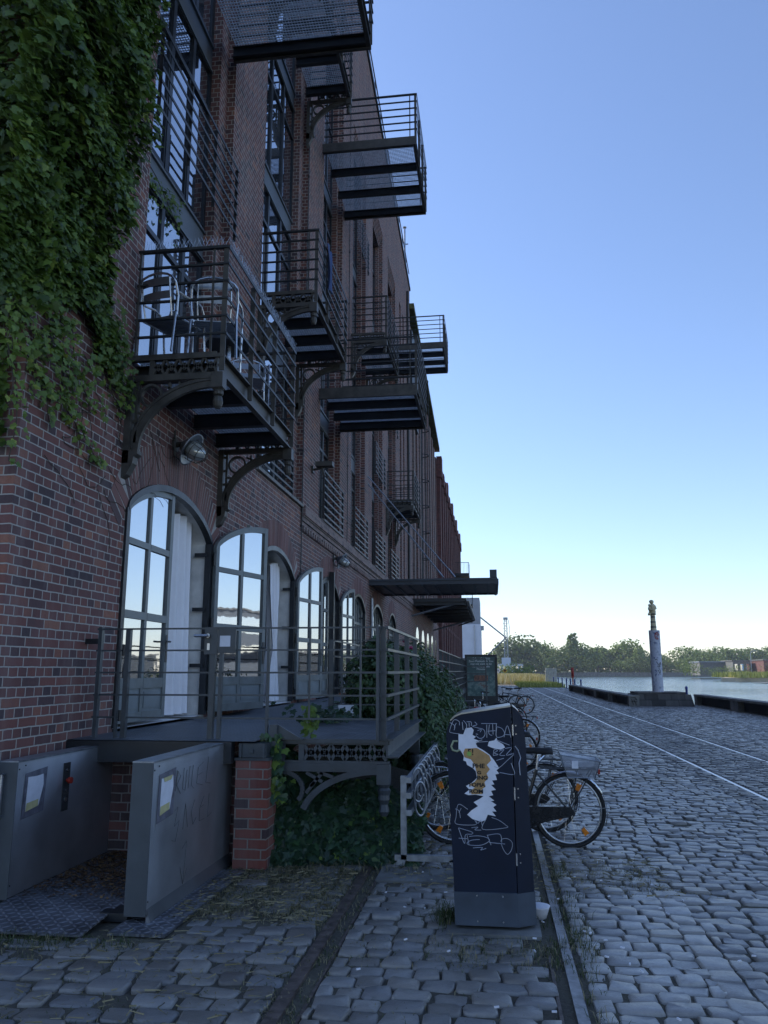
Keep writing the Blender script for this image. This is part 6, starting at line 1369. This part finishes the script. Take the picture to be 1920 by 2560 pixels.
for x, y, mt, lab in ((1.6,112,M('yellow_black_sign', (.4,.28,.03), .6, 0, .2, 5, 0),'small dark and yellow warning sign standing in the dry grass'),(.7,115,m_silo,'small pale sign standing in the dry grass')):
    sg = thing('warning_sign', lab, 'sign', (x,y,0)); b = MB(); b.tube([(x,y,0),(x,y,1.4)], .03, 6); build(b, 'post', m_galv, sg)
    b = MB(); b.prism([(x-.35,1.7),(x,1.35),(x+.35,1.7),(x,2.05)], 'y', y-.03, y-.01) ; pn_ = build(b, 'panel', mt, sg)
    if y < 113: b = MB(); b.prism([(x-.16,1.72),(x,1.5),(x+.16,1.75),(x,1.9)], 'y', y-.05, y-.031); build(b, 'pictogram', m_ink, pn_)
    else: b = MB(); b.prism([(x-.15,1.7),(x,1.55),(x+.15,1.7),(x,1.85)], 'y', y-.05, y-.031); build(b, 'pictogram', m_galv, pn_)
# ------------------------------------------------------------------ far bank
fb = MB(); fb.box(7,900,425,431,-2,.9); tag(build(fb, 'far_bank_wall', m_conc), 'pale embankment wall along the far side of the water', kind='structure')
fg = MB(); fg.quad((-900,428,.85),(1200,428,.85),(1200,1500,1.5),(-900,1500,1.5)); m_field = M('meadow', (.09,.12,.04), .9, 0, .3, .05, 0); tag(build(fg, 'far_land', m_field), kind='structure')
sp_ = MB(); sp_.add([(60,225,-.1),(300,205,-.1),(300,428,.3),(100,330,.2)], [(0,1,2,3)]); sp_.add([(60,225,-2),(300,205,-2),(300,205,-.1),(60,225,-.1)], [(0,1,2,3)]); sp_.add([(100,330,-2),(60,225,-2),(60,225,-.1),(100,330,.2)], [(0,1,2,3)])
tag(build(sp_, 'spit_bank', M('sandy_bank', (.6,.5,.36), .9, 0, .25, .4, .1)), 'sandy spit of land with a sheet pile edge on the right', kind='structure')
def drygrass(name, label, xs, ys, h, n, mat, z=0, size=.5):
    x = rng.uniform(*xs,n); y = rng.uniform(*ys,n); P = np.stack([x,y,np.full(n,z+.0)],1)
    o = leaves(name, P, np.tile([0,-1.,.1],(n,1)), rng.uniform(h*.5,h*1.2,n), rng.random(n), mat, None, np.array([(-.04*size,0),(.04*size,0),(.01,1),(-.01,.97)]), droop=(0,0,1), cup=0, jit=.25); tag(o, label, 'grass', kind='stuff')
m_gold = leaf_mat('golden_grass', [(0,(.45,.36,.14)),(.5,(.65,.52,.25)),(1,(.8,.68,.4))], .8, .2); m_ygreen = leaf_mat('yellow_green_weeds', [(0,(.16,.19,.04)),(.5,(.34,.35,.08)),(1,(.55,.5,.18))], .8, .2)
drygrass('dry_grass', 'tall golden dry grass beyond the end of the road', (-3,7.0), (104,150), 1.15, 9000, m_gold, 0, 2.2)
drygrass('weeds', 'low yellow green weeds along the quay end', (2.6,7.2), (84,108), .45, 5000, m_ygreen, 0, 2)
drygrass('weeds_on_spit', 'yellow green weeds covering the spit bank', (64,140), (223,250), 1.5, 7000, m_ygreen, -.1, 6)
sdg = MB(); sdg.quad((-3,98,-.02),(7.2,96,-.02),(7.2,150,-.02),(-3,150,-.02)); tag(build(sdg, 'gravel_path', M('pale_gravel', (.48,.43,.32), .95, 0, .3, 1, .2)), kind='structure')
m_far = [leaf_mat('far_tree_%d' % i, s, .7, .3) for i, s in enumerate(([(0,(.05,.085,.025)),(.5,(.105,.17,.04)),(1,(.22,.28,.07))],[(0,(.065,.11,.03)),(.5,(.14,.2,.05)),(1,(.28,.33,.09))],[(0,(.035,.06,.022)),(.5,(.08,.12,.035)),(1,(.16,.2,.06))]))]
def tree(name, x, y, h, w, mat, label, group, n=900, kind='round', z0=.9):
    t = thing(name, label, 'tree', (x,y,z0), group); P = []; Nn = []; T = []
    nb = 1 if kind == 'poplar' else 9
    for k in range(nb):
        if kind == 'poplar': c = (x,y,z0+h*.53); r = (w*.5,w*.5,h*.47)
        else: a = random.uniform(0,6.28); q = random.uniform(.1,.62); c = (x+math.cos(a)*w*.5*q, y+math.sin(a)*w*.4*q, z0+h*(.26 if k < 3 else random.uniform(.42,.7))); s = random.uniform(.28,.42); r = (w*s,w*s,h*s*.78)
        m = n//nb; d = rng.normal(0,1,(m,3)); d /= np.linalg.norm(d,axis=1,keepdims=True); rr = (1-rng.beta(1,4,m)*.6)*(1+.2*fbm(d[:,0]*4+k,d[:,2]*5,1,50+k))
        P.append(np.array(c)+d*rr[:,None]*np.array(r)); Nn.append(d+np.array([0,0,.3])); T.append(np.clip(.5+.3*fbm(d[:,0]*5,d[:,2]*5,1,60+k)+rng.normal(0,.15,m),0,1))
    P = np.concatenate(P); leaves('crown', P, np.concatenate(Nn), rng.uniform(.035,.075,len(P))*h, np.concatenate(T), mat, t, QUAD, jit=.7)
    b = MB(); b.tube([(x,y,z0-.5),(x+.1,y,z0+h*.3),(x,y,z0+h*.6)], .3, 6, rads=[h*.025,h*.018,h*.008]); 
    for k in range(3): a = k*2.1+1; b.tube([(x,y,z0+h*.28),(x+math.cos(a)*w*.25,y+math.sin(a)*w*.2,z0+h*.6)], .1, 5, rads=[h*.012,h*.004])
    build(b, 'trunk', m_twig, t)
sc_ = lambda u, Y: (u-1233)/1980*Y*1.0
hh_ = lambda v, Y: (1677-v)/1980*Y+H
TR = [(1125,1640,440,16),(1145,1622,445,18),(1290,1590,440,24),(1248,1625,450,18),(1340,1600,450,22),(1375,1603,430,26),(1425,1612,445,20),(1462,1616,440,18),(1480,1606,450,18),(1520,1604,455,20),(1548,1606,450,20),(1565,1618,440,14),(1578,1624,435,12),(1597,1622,440,18),(1615,1640,450,14),
      (1695,1620,460,20),(1715,1617,455,22),(1745,1616,470,24),(1775,1622,480,22),(1800,1619,480,20),(1830,1617,490,22),(1860,1624,490,22),(1890,1622,500,22),(1920,1622,500,24),(1950,1620,500,24),(1668,1640,450,14),(1640,1648,450,14),(1990,1618,500,24)]
for i, (u, v, Y, w) in enumerate(TR):
    tree('leafy_tree', sc_(u,Y), Y, (hh_(v,Y)-.9)*(.86 if i % 4 == 1 else 1.12 if i % 4 == 2 else 1), w*1.05, m_far[i % 3], ('broad leafy tree on the far bank, left part of the tree line','broad leafy tree on the far bank, right of the column')[u > 1640], 'trees on the far bank', 1900)
tree('poplar_tree', sc_(1424,438), 438, hh_(1592,438), 6.5, m_far[0], 'slim poplar poking above the tree line left of the column', None, 900, 'poplar')
tree('poplar_tree', sc_(1577,432), 432, hh_(1625,432), 6, m_far[1], 'small pale green poplar in front of the dark trees just left of the column', None, 500, 'poplar')
for i, u in enumerate(range(1300,1700,26)):
    tree('shrub', sc_(u,428), 428, random.uniform(7,10), 14, m_far[2 if i % 3 else 1], 'low dark shrub lining the far bank at the water', 'shrubs along the far bank', 420)
for i, (u, v) in enumerate(((1795,1660),(1752,1664),(1700,1650),(1873,1655),(1925,1640))):
    tree('shrub', sc_(u,300), 300, hh_(v,300)+.2, 9, m_far[1], 'green shrub on the spit bank at the right', 'shrubs on the spit bank', 420, z0=0)
for i in range(5): tree('young_tree', 1.5+i*1.6, 170+i*5, 3.2+random.random(), 3.2, m_far[1], 'young bushy tree at the end of the quay beyond the dry grass', 'young trees at the quay end', 380, z0=0)
# far buildings and small things
def house(name, label, cat, x0, x1, y0, y1, z0, z1, mat, wins=0, roof=None):
    t = thing(name, label, cat, ((x0+x1)/2,y0,z0)); b = MB(); b.box(x0,x1,y0,y1,z0,z1); build(b, 'wall', mat, t)
    for k in range(wins):
        a = x0+(x1-x0)*(k+.25)/wins; b = MB(); b.box(a,a+(x1-x0)*.5/wins,y0-.06,y0+.02,z0+(z1-z0)*.35,z0+(z1-z0)*.8); build(b, 'window', m_glass, t)
    b = MB(); b.box(x0-.3,x1+.3,y0-.3,y1+.3,z1+.004,z1+.35); build(b, 'roof', roof or m_conc, t); return t
Yb = 320
house('shed', 'long low pale grey shed among the far trees right of the column', 'shed', sc_(1715,Yb), sc_(1775,Yb), Yb, Yb+15, 0, hh_(1655,Yb)-.4, m_conc, 0, m_silo2)
house('ruined_building', 'low grey half ruined building on the spit bank', 'building', sc_(1772,Yb), sc_(1810,Yb), Yb-10, Yb+5, 0, hh_(1653,Yb)-.4, m_conc, 3)
house('brick_building', 'small red brick building beside the tall street lamp on the spit', 'building', sc_(1819,Yb), sc_(1846,Yb), Yb-20, Yb-5, 0, hh_(1652,Yb)-.4, m_brick_red, 0)
house('shipping_container', 'bright blue container at the far right edge', 'container', sc_(1899,290), sc_(1925,290), 285, 300, 0, hh_(1659,290)-.4, M('bright_blue_metal', (.05,.2,.5), .5, 0, .1, 1, 0), 0, M('bright_blue_metal_roof', (.06,.22,.5), .5, 0, .1, 1, 0))
house('low_building', 'low white building behind the dry grass at the end of the quay', 'building', sc_(1245,420), sc_(1306,420), 425, 440, .5, 5.2, m_silo, 6)
house('harbour_shed', 'long dark roofed harbour shed across the water, mirrored in the arched doors', 'shed', 64, 78, 95, 165, -.9, 4.6, m_dark, 8)
house('office_building', 'grey and glass office block across the water, mirrored in the open door leaf', 'building', 88, 105, 45, 105, -.9, 11, m_spandrel, 6)
for z in (3,7.5): 
    b = MB(); b.box(87.9,87.98,46,104,z,z+2.6); build(b, 'window_band', m_glass, bpy.data.objects['office_building'])
tl = MB(); tl.quad((60,-300,-.95),(600,-300,-.95),(600,200,-.95),(60,200,-.95)); tag(build(tl, 'opposite_quay', m_conc), kind='structure')
lp = thing('street_lamp', 'tall curved street lamp on the spit bank', 'street lamp', (sc_(1830,300),300,0)); lx = sc_(1830,300); b = MB(); b.tube([(lx,300,0),(lx,300,7.6),(lx+.4,300,8.3),(lx+1.2,300,8.6)], .1, 6); build(b, 'pole', m_galv, lp); b = MB(); b.box(lx+1.0,lx+2.0,299.8,300.2,8.5,8.7); build(b, 'lamp_head', m_galv, lp)

# ------------------------------------------------------------------ hazy air
hz = MB(); hz.box(-450,950,-320,900,-3.5,60); m_hz = bpy.data.materials.new('haze'); m_hz.use_nodes = True; nt = m_hz.node_tree
for n_ in list(nt.nodes):
    if n_.type != 'OUTPUT_MATERIAL': nt.nodes.remove(n_)
pv = nt.nodes.new('ShaderNodeVolumePrincipled'); pv.inputs['Density'].default_value = .00022; pv.inputs['Color'].default_value = (.8,.88,1,1); nt.links.new(pv.outputs[0], nt.nodes['Material Output'].inputs['Volume'])
tag(build(hz, 'haze', m_hz), 'thin morning haze over the harbour', kind='stuff')
